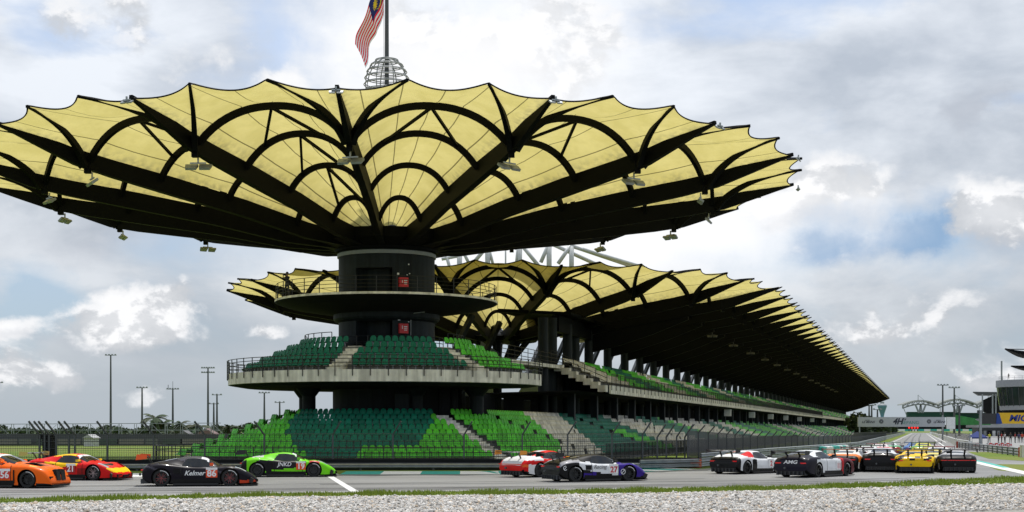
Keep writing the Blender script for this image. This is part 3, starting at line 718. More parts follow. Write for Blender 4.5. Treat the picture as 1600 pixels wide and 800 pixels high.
# fan end pillars and tree columns
for (x, y, z1) in ((C2.x, C2.y, 13.2), (3.7, 131, 12.5), (-5, 139, 12), (6.2, 140, 12)):
    mb = MB(); mb.lathe([(.45, 0), (.45, z1)], (x, y, 0), 16); mb.build('pillar', m_slate, ms, smooth=True)
for k in range(10):
    a = R(-150 + 36 * k); mb = MB(); mb.beam((C2.x + .4 * math.sin(a), C2.y - .4 * math.cos(a), 7.8), (C2.x + 4.3 * math.sin(a), C2.y - 4.3 * math.cos(a), 12.6), .35, .35); mb.build('tree_branch', m_slate, ms)
mb = MB(); mb.lathe([(.3, ZB + 9.6), (4.0, ZB + 9.0), (4.4, ZB + 9.4), (.3, ZB + 10.3)], (C2.x, C2.y, 0), 32); mb.build('roof_hub', m_black, ms)
# upper tier
MR = [9.3, 8.45, 7.6, 6.75, 5.9]; MF = [6.25, 6.7, 7.15, 7.6, 8.05]
prof = [(10.05, 6.22), (10.05, 6.25)]
for i in range(5):
    prof += [(MR[i] - .35, MF[i])]
    if i < 4: prof += [(MR[i] - .35, MF[i + 1])]
prof += [(4.6, 8.05), (4.6, 5.4)]
TU = 30.0
sweep(prof, [st_line(TU), st_line(TE)], cap=False).build('upper_terrace', m_step, ms)
sweep([(10.06, 6.27), (10.22, 6.27), (10.22, 5.5), (10.06, 5.5)], [st_line(TU), st_line(TE)]).build('terrace_edge', m_conc, ms)
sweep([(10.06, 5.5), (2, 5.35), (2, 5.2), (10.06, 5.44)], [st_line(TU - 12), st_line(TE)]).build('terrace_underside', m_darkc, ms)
# stair flank at the near end
mb = MB()
for i in range(7):
    c = sp(9.6 - i * .68, TU - .6, 0); mb.box((c.x, c.y, 5.95 + i * .32), (.72, 1.0, .6), rz=R(-16))
mb.build('end_steps', m_conc, ms)
railing('end_railing', lambda q, h: sp(10.1 - 5.2 * q, TU - 1.1, 6.3 + 2.2 * q + h), 5, (1.0, .6, .25), 1.0, ms)
# end of the upper deck towards the round stand: bridge
br = MB(); br.beam(sp(4.2, 12, 7.72), sp(4.2, TU, 7.95), 3.2, .3); br.beam(sp(9.9, 17, 7.75), sp(9.9, TU, 8.0), .3, .35) if False else None; br.build('link_bridge', m_conc, ms)
railing('bridge_railing', lambda q, h: sp(5.7, 10 + 20 * q, 7.9 + h), 10, (1.1, .75, .4), 1.1, ms)
# back wall of the concourse with openings, ground floor
mb = MB()
for k in range(0, 62):
    t = 14 + k * DT
    mb.beam(sp(2.2, t, 2.6), sp(2.2, t + DT * .62, 2.6), .3, 5.2)
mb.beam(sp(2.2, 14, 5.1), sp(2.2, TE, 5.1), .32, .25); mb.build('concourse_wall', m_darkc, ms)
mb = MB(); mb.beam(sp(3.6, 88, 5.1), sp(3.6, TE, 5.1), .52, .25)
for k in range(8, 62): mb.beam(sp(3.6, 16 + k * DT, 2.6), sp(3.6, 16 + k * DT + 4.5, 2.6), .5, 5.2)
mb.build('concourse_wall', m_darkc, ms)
for k in range(0, 46):
    c = sp(8.0, 24 + k * DT * 1.0); mb = MB(); mb.box((c.x, c.y, 2.9), (.6, .6, 5.2), rz=R(-16)); mb.build('concourse_pillar', m_slate, ms)
# hanging white screens under the upper deck
for k, t in enumerate((118, 150, 182, 214, 250, 292, 340)):
    tv = empty('screen_box', tuple(sp(9.5, t, 4.2)), 'white box screen below the upper tier edge, number %s from near end' % ['one', 'two', 'three', 'four', 'five', 'six', 'seven'][k], 'screen', 'white boxes under the upper tier')
    mb = MB(); mb.box(tuple(sp(9.4, t, 4.75)), (1.0, .7, 1.0), rz=R(-16)); mb.build('case', m_white, tv); mb = MB(); mb.box(tuple(sp(9.4, t, 5.35)), (.1, .1, .3)); mb.build('hanger', m_dgrey, tv)
# lower tier, from the round end on
LRr = [14.9 - .92 * i for i in range(9)]; LF = [.12 + .345 * i for i in range(9)]
prof = [(15.6, -.1), (15.6, .12)]
for i in range(9):
    prof += [(LRr[i] - .35, LF[i])]
    if i < 8: prof += [(LRr[i] - .35, LF[i + 1])]
prof += [(4.5, LF[8]), (4.5, -.1)]
lt = tag(empty('lower_terrace', tuple(TC), None), 'low stepped concrete terrace curving round the tower and on below the long stand', 'terrace')
st = [st_arc(R(-125) + R(199) * i / 90) for i in range(91)] + [st_line(t) for t in (10, TE)]
sweep(prof, st).build('steps', m_step, lt)
for ph in (-60, 35):
    mb = MB(); f = R(ph); d = Vector((math.sin(f), -math.cos(f), 0))
    for i in range(18):
        c = TC + d * (15.1 - i * .46); z = .12 + (i + 1) * .172; mb.box((c.x, c.y, z - .25), (1.1, .48, .5), rz=f)
    mb.build('aisle_steps', m_conc, lt)
railing('front_railing', lambda q, h: st_arc(R(-125 + 199 * q))[0] + st_arc(R(-125 + 199 * q))[1] * 16.3 + Vector((0, 0, h)), 40, (1.15, .8), 1.15, lt)
railing('front_railing', lambda q, h: sp(16.3, 160 * q, h), 100, (1.25, .15), 1.25, lt, bars=620)
railing('terrace_railing', lambda q, h: sp(10.3, TU + 290 * q, 6.27 + h), 145, (1.0, .1), 1.0, ms, .45, .028, bars=700)
# lights under the long roof
m_lampd = mat('dim_lamp', (.03, .032, .033), .6)
for k in range(14):
    flood(sp(15.5, 58 + k * 18.2, 12.8), R(-16), 'twin lamp under the long black roof, lamp %d from the near end' % (k + 1), 'lamps under the long roof', 2, .6, m_lampd)

# ------------------------------------------------------------------ seats
DG, LG, WH = (.002, .145, .085), (.09, .52, .03), (.58, .56, .49)
GREY_GAP = None
def seat_geo(hi=True):
    """seat at origin, facing +x (towards the track), width along y"""
    mb = MB()
    w = .215
    if hi:
        # back shell with rounded top, slightly curved
        V = []; cols = 7
        for side in (0, 1):
            for j in range(cols):
                u = -1 + 2 * j / (cols - 1); h = .40 * (1 - .42 * abs(u) ** 3.5)
                for k, q in enumerate((0, .5, 1)):
                    x = -.06 - .10 * q + .07 * u * u - side * .035; V.append((x, u * w * (1 - .04 * q), .40 + h * q))
        F = []; n3 = cols * 3
        for j in range(cols - 1):
            for k in range(2):
                a = j * 3 + k; F.append((a, a + 3, a + 4, a + 1)); F.append((n3 + a, n3 + a + 1, n3 + a + 4, n3 + a + 3))
            F.append((j * 3 + 2, j * 3 + 5, n3 + j * 3 + 5, n3 + j * 3 + 2))
        for e in (0, (cols - 1) * 3):
            for k in range(2): F.append((e + k, e + k + 1, n3 + e + k + 1, n3 + e + k))
        mb.add(V, F)
        mb.add([(-.06, -w, .40), (-.06, w, .40), (.17, w * .94, .42), (.23, w * .8, .40), (.23, -w * .8, .40), (.17, -w * .94, .42), (-.06, -w * .9, .37), (-.06, w * .9, .37), (.20, w * .8, .37), (.20, -w * .8, .37)],
               [(0, 5, 4, 3, 2, 1), (6, 7, 8, 9), (2, 3, 8, 7, 1), (5, 0, 6, 9, 4), (3, 4, 9, 8), (0, 1, 7, 6)])
    else:
        mb.add([(-.05, -w, .38), (-.05, w, .38), (-.15, w, .72), (-.14, w * .6, .84), (-.14, -w * .6, .84), (-.15, -w, .72), (.25, w * .9, .40), (.25, -w * .9, .40), (.25, w * .9, .34), (.25, -w * .9, .34)],
               [(0, 1, 2, 3, 4, 5), (0, 7, 6, 1), (7, 9, 8, 6)])
    return mb
def leg_geo(): mb = MB(); mb.box((.02, 0, .18), (.05, .05, .36)); mb.box((.0, 0, .34), (.22, .30, .03)); return mb
SEAT_ME = {}
def seat_mesh(c, nm):
    if nm not in SEAT_ME:
        mb = seat_geo(); mb.c = [c] * len(mb.f); t = bpy.data.meshes.new('seat_shell'); t.from_pydata(mb.v, [], mb.f); t.update()
        t.materials.append(mat('seat_plastic_' + nm, c, .5, rnd=.16, var=.16, scale=5, spec=.25)); t.polygons.foreach_set('use_smooth', [False] * len(t.polygons))
        lm = leg_geo(); l = bpy.data.meshes.new('seat_leg'); l.from_pydata(lm.v, [], lm.f); l.materials.append(m_galv); SEAT_ME[nm] = (t, l)
    return SEAT_ME[nm]
NSEAT = 0
def add_seat(p, yaw, nm, c, label, group):
    global NSEAT; NSEAT += 1
    t, l = seat_mesh(c, nm); r = bpy.data.objects.new('stadium_seat', t); COL.objects.link(r); r.location = p; r.rotation_euler[2] = yaw + random.uniform(-.03, .03)
    tag(r, label, 'seat', group); b = bpy.data.objects.new('leg', l); COL.objects.link(b); b.parent = r
STV, STC = [[], []], [[], []]      # transforms for the two stuff meshes
def add_stuff(p, yaw, c, hi): STV[0 if hi else 1].append((p[0], p[1], p[2], yaw)); STC[0 if hi else 1].append(c)
rowname = ['front', 'second', 'third', 'fourth', 'top']
rr_ = random.Random(3)
# round upper terrace
for i in range(5):
    r = UR[i]; n = int(R(195) * r / .505)
    for k in range(n):
        ph = -110 + 195 * (k + .5) / n
        hw = math.degrees(.62 / r)
        if abs(ph + 13) < hw or abs(ph - 40) < hw or ph > 82: continue
        lg = ph > 41 or ph < -78; f = R(ph); p = arc(r - .1, f, UF[i]); nm = 'light' if lg else 'dark'
        blk = 'right hand block' if ph > 40 else ('middle block' if ph > -13 else 'left hand block')
        if ph > -100 and NSEAT < 292: add_seat(p, f - PI / 2, nm, LG if lg else DG, '%s green plastic seat in the %s row of the round upper terrace, %s' % (nm, rowname[i], blk), '%s green seats, %s row, %s of the round terrace' % (nm, rowname[i], blk))
        else: add_stuff(p, f - PI / 2, LG if lg else DG, True)
# lower tier
def lower_color(s, i):
    q = i / 8.
    def b(t, bt): return bt + (t - bt) * q
    if s < b(-23.6, -16.9): return LG
    bd = b(-8.6, -12.6) if i > 1 else -14.6
    if s < bd: return DG
    if s < b(11, -3.5): return LG
    if s < b(22, 5.7): return WH
    if s < b(40, 37):
        if abs(s - b(26, 33)) < 3.5 and i < 5: return LG
        return DG
    if s < b(54, 66): return WH
    if s < b(70, 84): return DG
    pal = [LG, LG, DG, LG, WH, DG, LG, WH, WH, DG, WH, LG, DG]
    return pal[int((s + q * 9) / 12.0) % 13]
for i in range(9):
    r = LRr[i]; z = LF[i]; n = int(R(74 + 122) * r / .47)
    for k in range(n):
        ph = -122 + 196 * (k + .5) / n; hw = math.degrees(.68 / r)
        if abs(ph + 60) < hw or abs(ph - 35) < hw: continue
        s = R(ph - 74) * 11; c = lower_color(s, i)
        if s < -33 and i < 3: c = WH
        if s < -27 and (k + 2 * i) % 17 in (0, 1): continue
        add_stuff(arc(r - .1, R(ph), z), R(ph) - PI / 2, c, True)
    k = 0; t = .25
    while t < TE - 2:
        k += 1
        if (t % 26) > 1.1 and rr_.random() > .012: add_stuff(sp(r - .1, t, z), R(-16), lower_color(t, i), t < 45)
        t += .47 if t < 150 else .9
def upper_color(t, i):
    q = i / 4.; s = t + q * 5
    if s < 44: return WH
    pal = [LG, DG, LG, WH, LG, DG, WH, LG, LG, DG, WH, DG, LG]
    return pal[int((s - 44) / 9.0) % 13]
for i in range(5):
    t = TU + .5
    while t < TE - 2:
        if (t % 23) > 1.1 and rr_.random() > .015: add_stuff(sp(MR[i] - .1, t, MF[i]), R(-16), upper_color(t, i), t < 60)
        t += .49 if t < 150 else .9
for q in (0, 1):
    mb = seat_geo(q == 0); V0 = np.array(mb.v); T = np.array(STV[q]); ca, sa = np.cos(T[:, 3])[:, None], np.sin(T[:, 3])[:, None]
    if q == 1: pass
    V = np.stack([V0[None, :, 0] * ca - V0[None, :, 1] * sa + T[:, 0:1], V0[None, :, 0] * sa + V0[None, :, 1] * ca + T[:, 1:2], np.broadcast_to(V0[None, :, 2], (len(T), len(V0))) + T[:, 2:3]], -1)
    nv = len(V0); li = []; ls = []; lt_ = []; tot = 0
    for f in mb.f: ls.append(tot); lt_.append(len(f)); li += f; tot += len(f)
    li = np.array(li); n = len(T); LI = (li[None] + nv * np.arange(n)[:, None]).reshape(-1).astype(np.int32); LS = (np.array(ls)[None] + tot * np.arange(n)[:, None]).reshape(-1).astype(np.int32)
    me = bpy.data.meshes.new('stadium_seats'); me.vertices.add(n * nv); me.vertices.foreach_set('co', V.reshape(-1)); me.loops.add(len(LI)); me.loops.foreach_set('vertex_index', LI)
    me.polygons.add(len(LS)); me.polygons.foreach_set('loop_start', LS); me.update(calc_edges=True)
    c = np.array(STC[q]) * rng.uniform(.72, 1.18, (n, 1)); c = np.concatenate([c, np.ones((n, 1))], 1).repeat(tot, 0)
    a_ = me.color_attributes.new('Col', 'FLOAT_COLOR', 'CORNER'); a_.data.foreach_set('color', c.reshape(-1)); me.materials.append(mat('seat_plastic', attr=True, rough=.5, var=.12, scale=4, spec=.22))
    o = bpy.data.objects.new('stadium_seats', me); COL.objects.link(o); o['kind'] = 'stuff'
    tag(o, ['rows of green and white seats on the low terrace around the tower', 'endless rows of green and white seats far along the straight'][q], 'seats')
print('individual seats', NSEAT, 'stuff seats', len(STV[0]), len(STV[1]))
# ------------------------------------------------------------------ barriers and fences
def mesh_mat(name, cell, wire, col):
    m = bpy.data.materials.new(name); m.use_nodes = True; t = m.node_tree; b = t.nodes['Principled BSDF']; b.inputs['Base Color'].default_value = (*col, 1); b.inputs['Roughness'].default_value = .6
    uv = N(t, 'ShaderNodeUVMap'); uv.uv_map = 'UVMap'; s_ = N(t, 'ShaderNodeSeparateXYZ'); t.links.new(uv.outputs[0], s_.inputs[0]); k = []
    for i in (0, 1): k.append(M_(t, 'LESS_THAN', M_(t, 'FRACT', M_(t, 'DIVIDE', s_.outputs[i], cell)), wire / cell))
    t.links.new(M_(t, 'MAXIMUM', k[0], k[1]), b.inputs['Alpha']); return m
m_mesh = mesh_mat('wire_mesh', .12, .013, (.03, .032, .034))
m_net = mesh_mat('dark_screen_mesh', .05, .030, (.02, .022, .022))
def mesh_sheet(name, P, z0, z1, m, parent=None):
    mb = MB(); V = []; U = [0]
    for a, b in zip(P, P[1:]): U.append(U[-1] + (b - a).length)
    z0 = z0 if hasattr(z0, '__len__') else [z0] * len(P); z1 = z1 if hasattr(z1, '__len__') else [z1] * len(P)
    for i, p in enumerate(P): V += [(p.x, p.y, z0[i]), (p.x, p.y, z1[i])]
    mb.add(V, [(2 * i, 2 * i + 2, 2 * i + 3, 2 * i + 1) for i in range(len(P) - 1)]); o = mb.build(name, m, parent)
    uv = o.data.uv_layers.new(name='UVMap'); co = []
    for i in range(len(P) - 1): co += [(U[i], z0[i]), (U[i + 1], z0[i + 1]), (U[i + 1], z1[i + 1]), (U[i], z1[i])]
    uv.data.foreach_set('uv', [x for c in co for x in c]); return o
gpath = [gp(-120, 741), gp(0, 737), gp(400, 735.5), gp(620, 735), gp(840, 735), gp(1000, 734), gp(1095, 731.5), gp(1200, 718.5), gp(1316, 706), gp(1342, 702.5), sp(30.2, 170), sp(30.0, 330), sp(29.3, 700)]
def armco(name, P, label, n=2, m=m_galv, z0=.06, hh=.24, postm=None):
    root = empty(name, tuple(P[0]), label, 'guardrail')
    for k in range(n):
        z = z0 + hh * (k + .5) + .02 * k; mb = MB(); V = []; pr = [(0, -.5), (.07, -.3), (.0, -.08), (0, .08), (.07, .3), (0, .5)]
        for i, p in enumerate(P):
            d = (P[min(i + 1, len(P) - 1)] - P[max(i - 1, 0)]); nn = Vector((d.y, -d.x, 0)).normalized()
            for q, h in pr: V.append((*(p + nn * q)[:2], z + h * hh * .92))
        w = len(pr); mb.add(V, [(i * w + j, (i + 1) * w + j, (i + 1) * w + j + 1, i * w + j + 1) for i in range(len(P) - 1) for j in range(w - 1)]); mb.build('rail', m, root)
    Q = resample(P, 4.0)[:100]
    for i, p in enumerate(Q[:60]):
        mb = MB(); mb.box((p.x, p.y + .10, (z0 + n * hh) / 2), (.10, .10, z0 + n * hh)); mb.build('post', postm or m_dgrey, root)
    return root
armco('guardrail', gpath[:6], 'low single steel rail in front of the round stand along the track', 1, z0=.12, hh=.26)
armco('guardrail', gpath[5:7], 'short double steel guardrail ending at the orange pad', 2)
ora = empty('barrier_pad', tuple(gp(1087, 731.5)), 'orange pad on the end of the guardrail left of the white and red car', 'barrier pad')
mb = MB(); mb.beam(gp(1079, 731.6) + Vector((-.0, -.14, .3)), gp(1095, 731.4) + Vector((0, -.14, .3)), .08, .5); mb.build('pad', mat('orange_paint', (.6, .10, .02)), ora)
armco('guardrail', gpath[6:], 'steel guardrail curving away along the left side of the straight', 3, hh=.26)
# low dark wall in front of the stands
fw = tag(empty('barrier_wall', tuple(gp(0, 735)), None), 'low dark tyre wall behind the guardrail below the stands', 'barrier')
P = [p + Vector((.0, .9, 0)) for p in gpath[:7]]; mb = MB(); mb.path([(p.x, p.y, .3) for p in P], .5, .6); mb.build('wall', m_darkc, fw)
mb = MB(); mb.path([(p.x, p.y - .27, .36) for p in P], .03, .10); mb.build('band', m_dgrey, fw)
# debris fence: posts leaning over the track
df = tag(empty('debris_fence', tuple(gp(0, 733)), None), 'tall debris fence of bent steel posts, cables and wire mesh along the track', 'fence')
pxs = [62, 70, 77, 88, 108, 117, 168, 240, 320, 413, 520, 614, 725, 816, 887, 956, 1004, 1027, 1041, 1057, 1070]
base = []
gx = [p.x for p in gpath[:8]]; gy_ = [p.y for p in gpath[:8]]
def fence_pt(px):
    # intersect view column with a line 1.6 m behind the guardrail
    best = None
    for i in range(len(gpath) - 1):
        a, b = gpath[i] + Vector((-.4, 1.5, 0)), gpath[i + 1] + Vector((-.4, 1.5, 0)); k = (px - HX) / FPX
        den = (b.x - a.x) - k * (b.y - a.y); t = (k * a.y - a.x) / den if abs(den) > 1e-9 else -1
        if 0 <= t <= 1: return a + (b - a) * t
    return gpath[0]
posts = [(fence_pt(x), x) for x in pxs]
def fpost(p, lean, h=1.95, top=.75, s=.085):
    mb = MB(); q = p + Vector((lean * .52, -.25, h + top)); mb.path([(p.x, p.y, 0), (p.x, p.y, h), tuple(q)], s, s * 1.5, updir=(0, 1, .01)); return mb.build('post', m_dgrey, df)
for p, x in posts:
    fpost(p, -1 if x < 500 else .9, 1.95 if x < 1010 else 1.8)
FP = [fence_pt(x) for x in range(-60, 1076, 12)]
mesh_sheet('wire_mesh', FP, .35, 2.0, m_mesh, df)
for z in (.75, 1.2, 1.6, 2.0):
    mb = MB(); mb.tube([(p.x, p.y, z) for p in FP], .016, 4); mb.build('cable', m_dgrey, df)
gate = tag(empty('fence_gate', tuple(gp(78, 733)), None), 'dark solid gate panel in the debris fence at the left', 'gate')
p = fence_pt(77); mb = MB(); mb.box((p.x - .15, p.y + .5, .95), (.5, .9, 1.9)); mb.box((p.x - .35, p.y + .5, 1.85), (.7, .5, .25)); mb.build('panel', m_darkc, gate)
# fence along the straight
sf = tag(empty('mesh_fence', tuple(gpath[7]), None), 'dark screened fence with leaning posts running along the left of the straight', 'fence')
SFP = [p + Vector((-.7, .5, 0)) for p in gpath[6:11]] + [sp(28.9, 330), sp(28.3, 700)]
SF = resample(SFP, 3.0)
hz = lambda i: float(np.interp(i, [0, 8, 25, 60, 220], [2.55, 2.15, 1.9, 1.75, 1.6]))
mesh_sheet('screen', SF, .1, [hz(i) - .35 for i in range(len(SF))], m_net, sf)
for i, p in enumerate(SF[:95]):
    h = hz(i); mb = MB(); mb.path([(p.x, p.y, 0), (p.x, p.y, h - .45), (p.x + .38, p.y - .12, h)], .075, .10, updir=(0, 1, .01)); mb.build('post', m_dgrey, sf)
ts = MB(); tsr = tag(empty('tyre_stack', tuple(gp(1298, 706)), None), 'white and turquoise wrapped tyre barrier beside the straight', 'tyre barrier')
A, B = gp(1281, 710) + Vector((-.3, 0, 0)), gp(1317, 706)
for i in range(8):
    c = A + (B - A) * ((i + .5) / 8); mb = MB(); mb.lathe([(0, 0), (.62, 0), (.68, .08), (.68, .62), (.6, .7), (0, .7)], (c.x, c.y, 0), 14, col=None)
    mb.box((c.x, c.y, .35), (1.2, (B - A).length / 8 * .97, .62), rz=-math.atan2((B - A).x, (B - A).y)); mb.build('wrapped_block', m_turq if i in (0, 3, 4, 6) else m_white, tsr)

# ------------------------------------------------------------------ left background
tr = tag(empty('truss_bridge', tuple(gp(100, 697)), None), 'long low steel lattice railing structure across the far field', 'truss')
D1 = 205.
def zz(py, d): return EYE + (HY - py) / FPX * d
mb = MB()
for py, dy in ((663, 0), (672, 0), (681, 0), (663, 2.2), (672, 2.2)): mb.beam(at(-40, D1 + dy, py), at(345, D1 + dy, py - 2 * (py == 663)), .09, .09)
x = -30; k = 0
while x < 340:
    for dx in (0, 3.5):
        mb.beam(at(x + dx, D1, 662.5), at(x + dx, D1, 682), .07, .07)
    if k % 2 == 0: mb.beam(at(x + 4, D1, 681), at(x + 22, D1, 664), .05, .05)
    else: mb.beam(at(x + 22, D1, 681), at(x + 4, D1, 664), .05, .05)
    if k % 3 == 0: mb.beam(at(x, D1, 663), at(x, D1) - Vector((0, 0, EYE)), .12, .12)
    x += 24; k += 1
mb.build('lattice', m_grey, tr)
bw = tag(empty('field_wall', tuple(at(50, 196) - Vector((0, 0, EYE))), None), 'long dark barrier wall across the far field at the left', 'wall')
mb = MB(); mb.beam(at(-100, 196, 690), at(420, 200, 690), .6, 2.0); mb.build('wall', m_dgrey, bw)
for k in range(14):
    mb = MB(); p = at(-60 + k * 33, 195.3, 690); mb.box(tuple(p), (1.6 + (k % 3), .3, .7)); mb.build('panel', mat('panel_%d' % (k % 3), [(.12, .13, .12), (.05, .07, .06), (.16, .15, .14)][k % 3]), bw)
for (px, py, w, h, c, nm) in ((143, 689, 1.1, 1.1, (.5, .5, .5), 'white tent like shed beyond the field wall'), (325, 690, 2.6, 1.5, (.2, .12, .11), 'low reddish hut beyond the field wall under the palms'), (290, 692, 2.5, 1.2, (.13, .13, .13), 'low dark grey hut between palms and the stand')):
    r_ = tag(empty('shed', tuple(at(px, 215) - Vector((0, 0, EYE))), None), nm, 'shed'); d = 190. if px == 143 else 215.; p = at(px, d, py)
    mb = MB(); mb.box((p.x, d, h / 2), (w, 3, h)); mb.build('wall', mat('shed_%d' % px, c), r_)
    mb = MB(); mb.prism([(-w / 2 - .2, 0), (w / 2 + .2, 0), (0, min(.9, w * .45))], -1.7, 1.7, fn=lambda v: (v[0] + p.x, d + v[2], v[1] + h)); mb.build('roof', mat('shed_roof_%d' % px, tuple(x * .8 for x in c)), r_)
def mast(px, ytop, d, label, n=4, tiers=1, spike=False, w=.16):
    p = at(px, d) - Vector((0, 0, EYE)); zt_ = zz(ytop, d); r_ = empty('light_mast', tuple(p), label, 'light mast', 'tall floodlight masts'); sc = d / 400.
    mb = MB(); mb.tube([(p.x, p.y, 0), (p.x, p.y, zt_)], w, 8, rs=[.36 * sc, .2 * sc]); mb.build('pole', m_dgrey, r_)
    for t in range(tiers):
        z = zt_ - t * 1.3 * sc; mb = MB(); L = (2.2 + .55 * n) * sc * .30; mb.beam((p.x - L, p.y, z), (p.x + L, p.y, z), .16 * sc, .16 * sc); mb.beam((p.x, p.y - L * .5, z), (p.x, p.y + L * .5, z), .15 * sc, .15 * sc); mb.build('crossbar', m_dgrey, r_)
        for i in range(n):
            x = p.x - L + 2 * L * i / (n - 1); mb = MB(); mb.prism([(-.28, 0), (.28, 0), (.18, .42), (-.18, .42)], -.25, .25, fn=lambda v: (x + v[0] * sc, p.y + v[2] * sc, z + v[1] * sc - .1)); mb.build('lamp_head', m_grey, r_)
    if spike: mb = MB(); mb.tube([(p.x, p.y, zt_), (p.x, p.y, zt_ + 2.2 * sc)], .06, 4); mb.tube([(p.x - 1.3 * sc, p.y, zt_), (p.x - 1.3 * sc, p.y, zt_ + 1.2 * sc)], .09, 4); mb.build('antenna', m_dgrey, r_)
mast(173, 555, 400, 'tallest slender light mast at the left, with one bar of lamps')
mast(222, 606, 560, 'smaller light mast between the tallest mast and the palms', 4)
mast(270, 608, 430, 'light mast with antenna spikes on its lamp ring beside the palms', 5, 1, True, .25)
mast(325, 575, 400, 'light mast with two rows of lamps just left of the round stand', 6, 2)
mast(339, 617, 420, 'light mast with tiny lamp top, right of the double row mast', 3)
mast(334, 631, 430, 'short light mast partly in front of its taller twin', 3)
mast(413, 614, 500, 'light mast seen below the round terrace', 4)
mast(437, 629, 640, 'thin light mast low under the round terrace', 3)
mast(-4, 598, 400, 'light mast cut by the left edge of the picture')

# vegetation
def leaf_cloud(name, blobs, n, size, m, root, seed=0, flat=.6):
    g = np.random.default_rng(seed); V = []; F = []; C = []
    for (cx, cy, cz, rx, ry, rz, k) in blobs:
        q = int(n * k); d = g.normal(size=(q, 3)); d /= np.linalg.norm(d, axis=1)[:, None]; rad = g.uniform(.35, 1.05, q) ** .5
        P_ = d * rad[:, None] * np.array([rx, ry, rz]) + np.array([cx, cy, cz])
        for p in P_:
            a = g.normal(size=3); a /= np.linalg.norm(a); b = np.cross(a, g.normal(size=3)); b /= np.linalg.norm(b); s = size * g.uniform(.5, 1.3)
            o = len(V); V += [tuple(p + a * s), tuple(p + b * s * .7), tuple(p - a * s), tuple(p - b * s * .7)]; F.append((o, o + 1, o + 2, o + 3))
            t = g.uniform(0, 1); C.append((.018 + .03 * t, .034 + .045 * t, .012 + .012 * t))
    mb = MB(); mb.v = V; mb.f = F; mb.c = C; return mb.build(name, mat('foliage', attr=True, rough=.75, var=.2, scale=.4), root)
tl_ = 0
for (x0, x1, d, yt, seed) in ((-60, 60, 420, 670, 1), (50, 150, 450, 671, 2), (140, 260, 430, 670, 3), (255, 345, 440, 669, 4), (340, 440, 470, 664, 5)):
    g = random.Random(seed); xs = [x0 + (x1 - x0) * i / 7 for i in range(8)]
    for i, x in enumerate(xs[:-1]):
        p = at(x + 6, d + g.uniform(-15, 15)); h = zz(yt + g.uniform(-5, 6), d); w = g.uniform(3.0, 5.0)
        t_ = empty('bushy_tree', (p.x, p.y, 0)); tag(t_, 'low bushy dark green tree in the distant tree line across the left horizon', 'tree', 'trees of the distant left tree line')
        leaf_cloud('crown', [(p.x, p.y, h * .55, w, w, h * .48, 1), (p.x + g.uniform(-2, 2), p.y - 1, h * .78, w * .5, w * .5, h * .28, .5)], 170, .55, None, t_, seed * 100 + i)
        mb = MB(); mb.tube([(p.x, p.y, 0), (p.x + .2, p.y, h * .6)], .25, 5, rs=[.3, .15]); mb.build('trunk', mat('bark', (.05, .04, .03), .9), t_)
def palm(px, ytop, d, sc, label, seed=0, low=False):
    g = random.Random(seed); p = at(px, d) - Vector((0, 0, EYE)); H = zz(ytop, d) - 1.0 * sc
    r_ = empty('palm_tree', tuple(p), label, 'palm tree', 'palms at the left horizon'); mb = MB(); mb.tube([(p.x, p.y, 0), (p.x + .15 * sc, p.y, H * .5), (p.x, p.y, H)], .2, 7, rs=[.32 * sc, .24 * sc, .2 * sc]); mb.build('trunk', mat('palm_bark', (.07, .06, .05), .9), r_)
    mb = MB(); nf = 20
    for i in range(nf):
        a = 2 * PI * i / nf + g.uniform(-.15, .15); el = g.uniform(-.5, 1.25); L = sc * g.uniform(2.0, 2.7); pts = []
        for k in range(8):
            s = k / 7; e = el - 1.45 * s; pts.append((s, e))
        q = Vector((p.x, p.y, H)); prev = q.copy(); d_ = Vector((math.cos(a), math.sin(a), 0)); side = Vector((-d_.y, d_.x, 0)); ax = [q.copy()]
        for k in range(1, 8):
            s, e = pts[k]; prev = prev + (d_ * math.cos(e) + Vector((0, 0, math.sin(e)))) * (L / 7); ax.append(prev.copy())
        c = (.020 + .02 * g.random(), .036 + .03 * g.random(), .014)
        for k in range(7):
            for s_ in (-1, 1):
                for h in (0, .5):
                    o_ = ax[k] * (1 - h) + ax[k + 1] * h; ln = L * .27 * math.sin(PI * min(.95, (k + h + .8) / 7.6)); t_ = (ax[k + 1] - ax[k]).normalized()
                    tip = o_ + side * s_ * ln * .8 + t_ * ln * .5 - Vector((0, 0, ln * .45)); mb.add([o_, o_ + t_ * .30 * sc, tip], [(0, 1, 2)], c)
        mb.tube(ax, .03 * sc, 3, col=c)
    mb.build('crown', mat('foliage', attr=True, rough=.75, var=.2, scale=.4), r_)
palm(241, 644, 300, 1.35, 'tallest palm of the clump, standing highest at its left', 1); palm(254, 654, 305, 1.35, 'full palm in the clump, just right of the tallest one', 2); palm(234, 668, 300, 1.0, 'small palm at the foot of the clump', 3)
palm(281, 656, 330, 1.1, 'slim lone palm right of the antenna mast', 4); palm(307, 658, 310, 1.5, 'spreading low palm with wide crown, left of the double row mast', 5); palm(357, 662, 330, 1.0, 'little palm showing just left of the green seats', 6)
palm(262, 672, 290, .9, 'short palm below the antenna mast', 7)

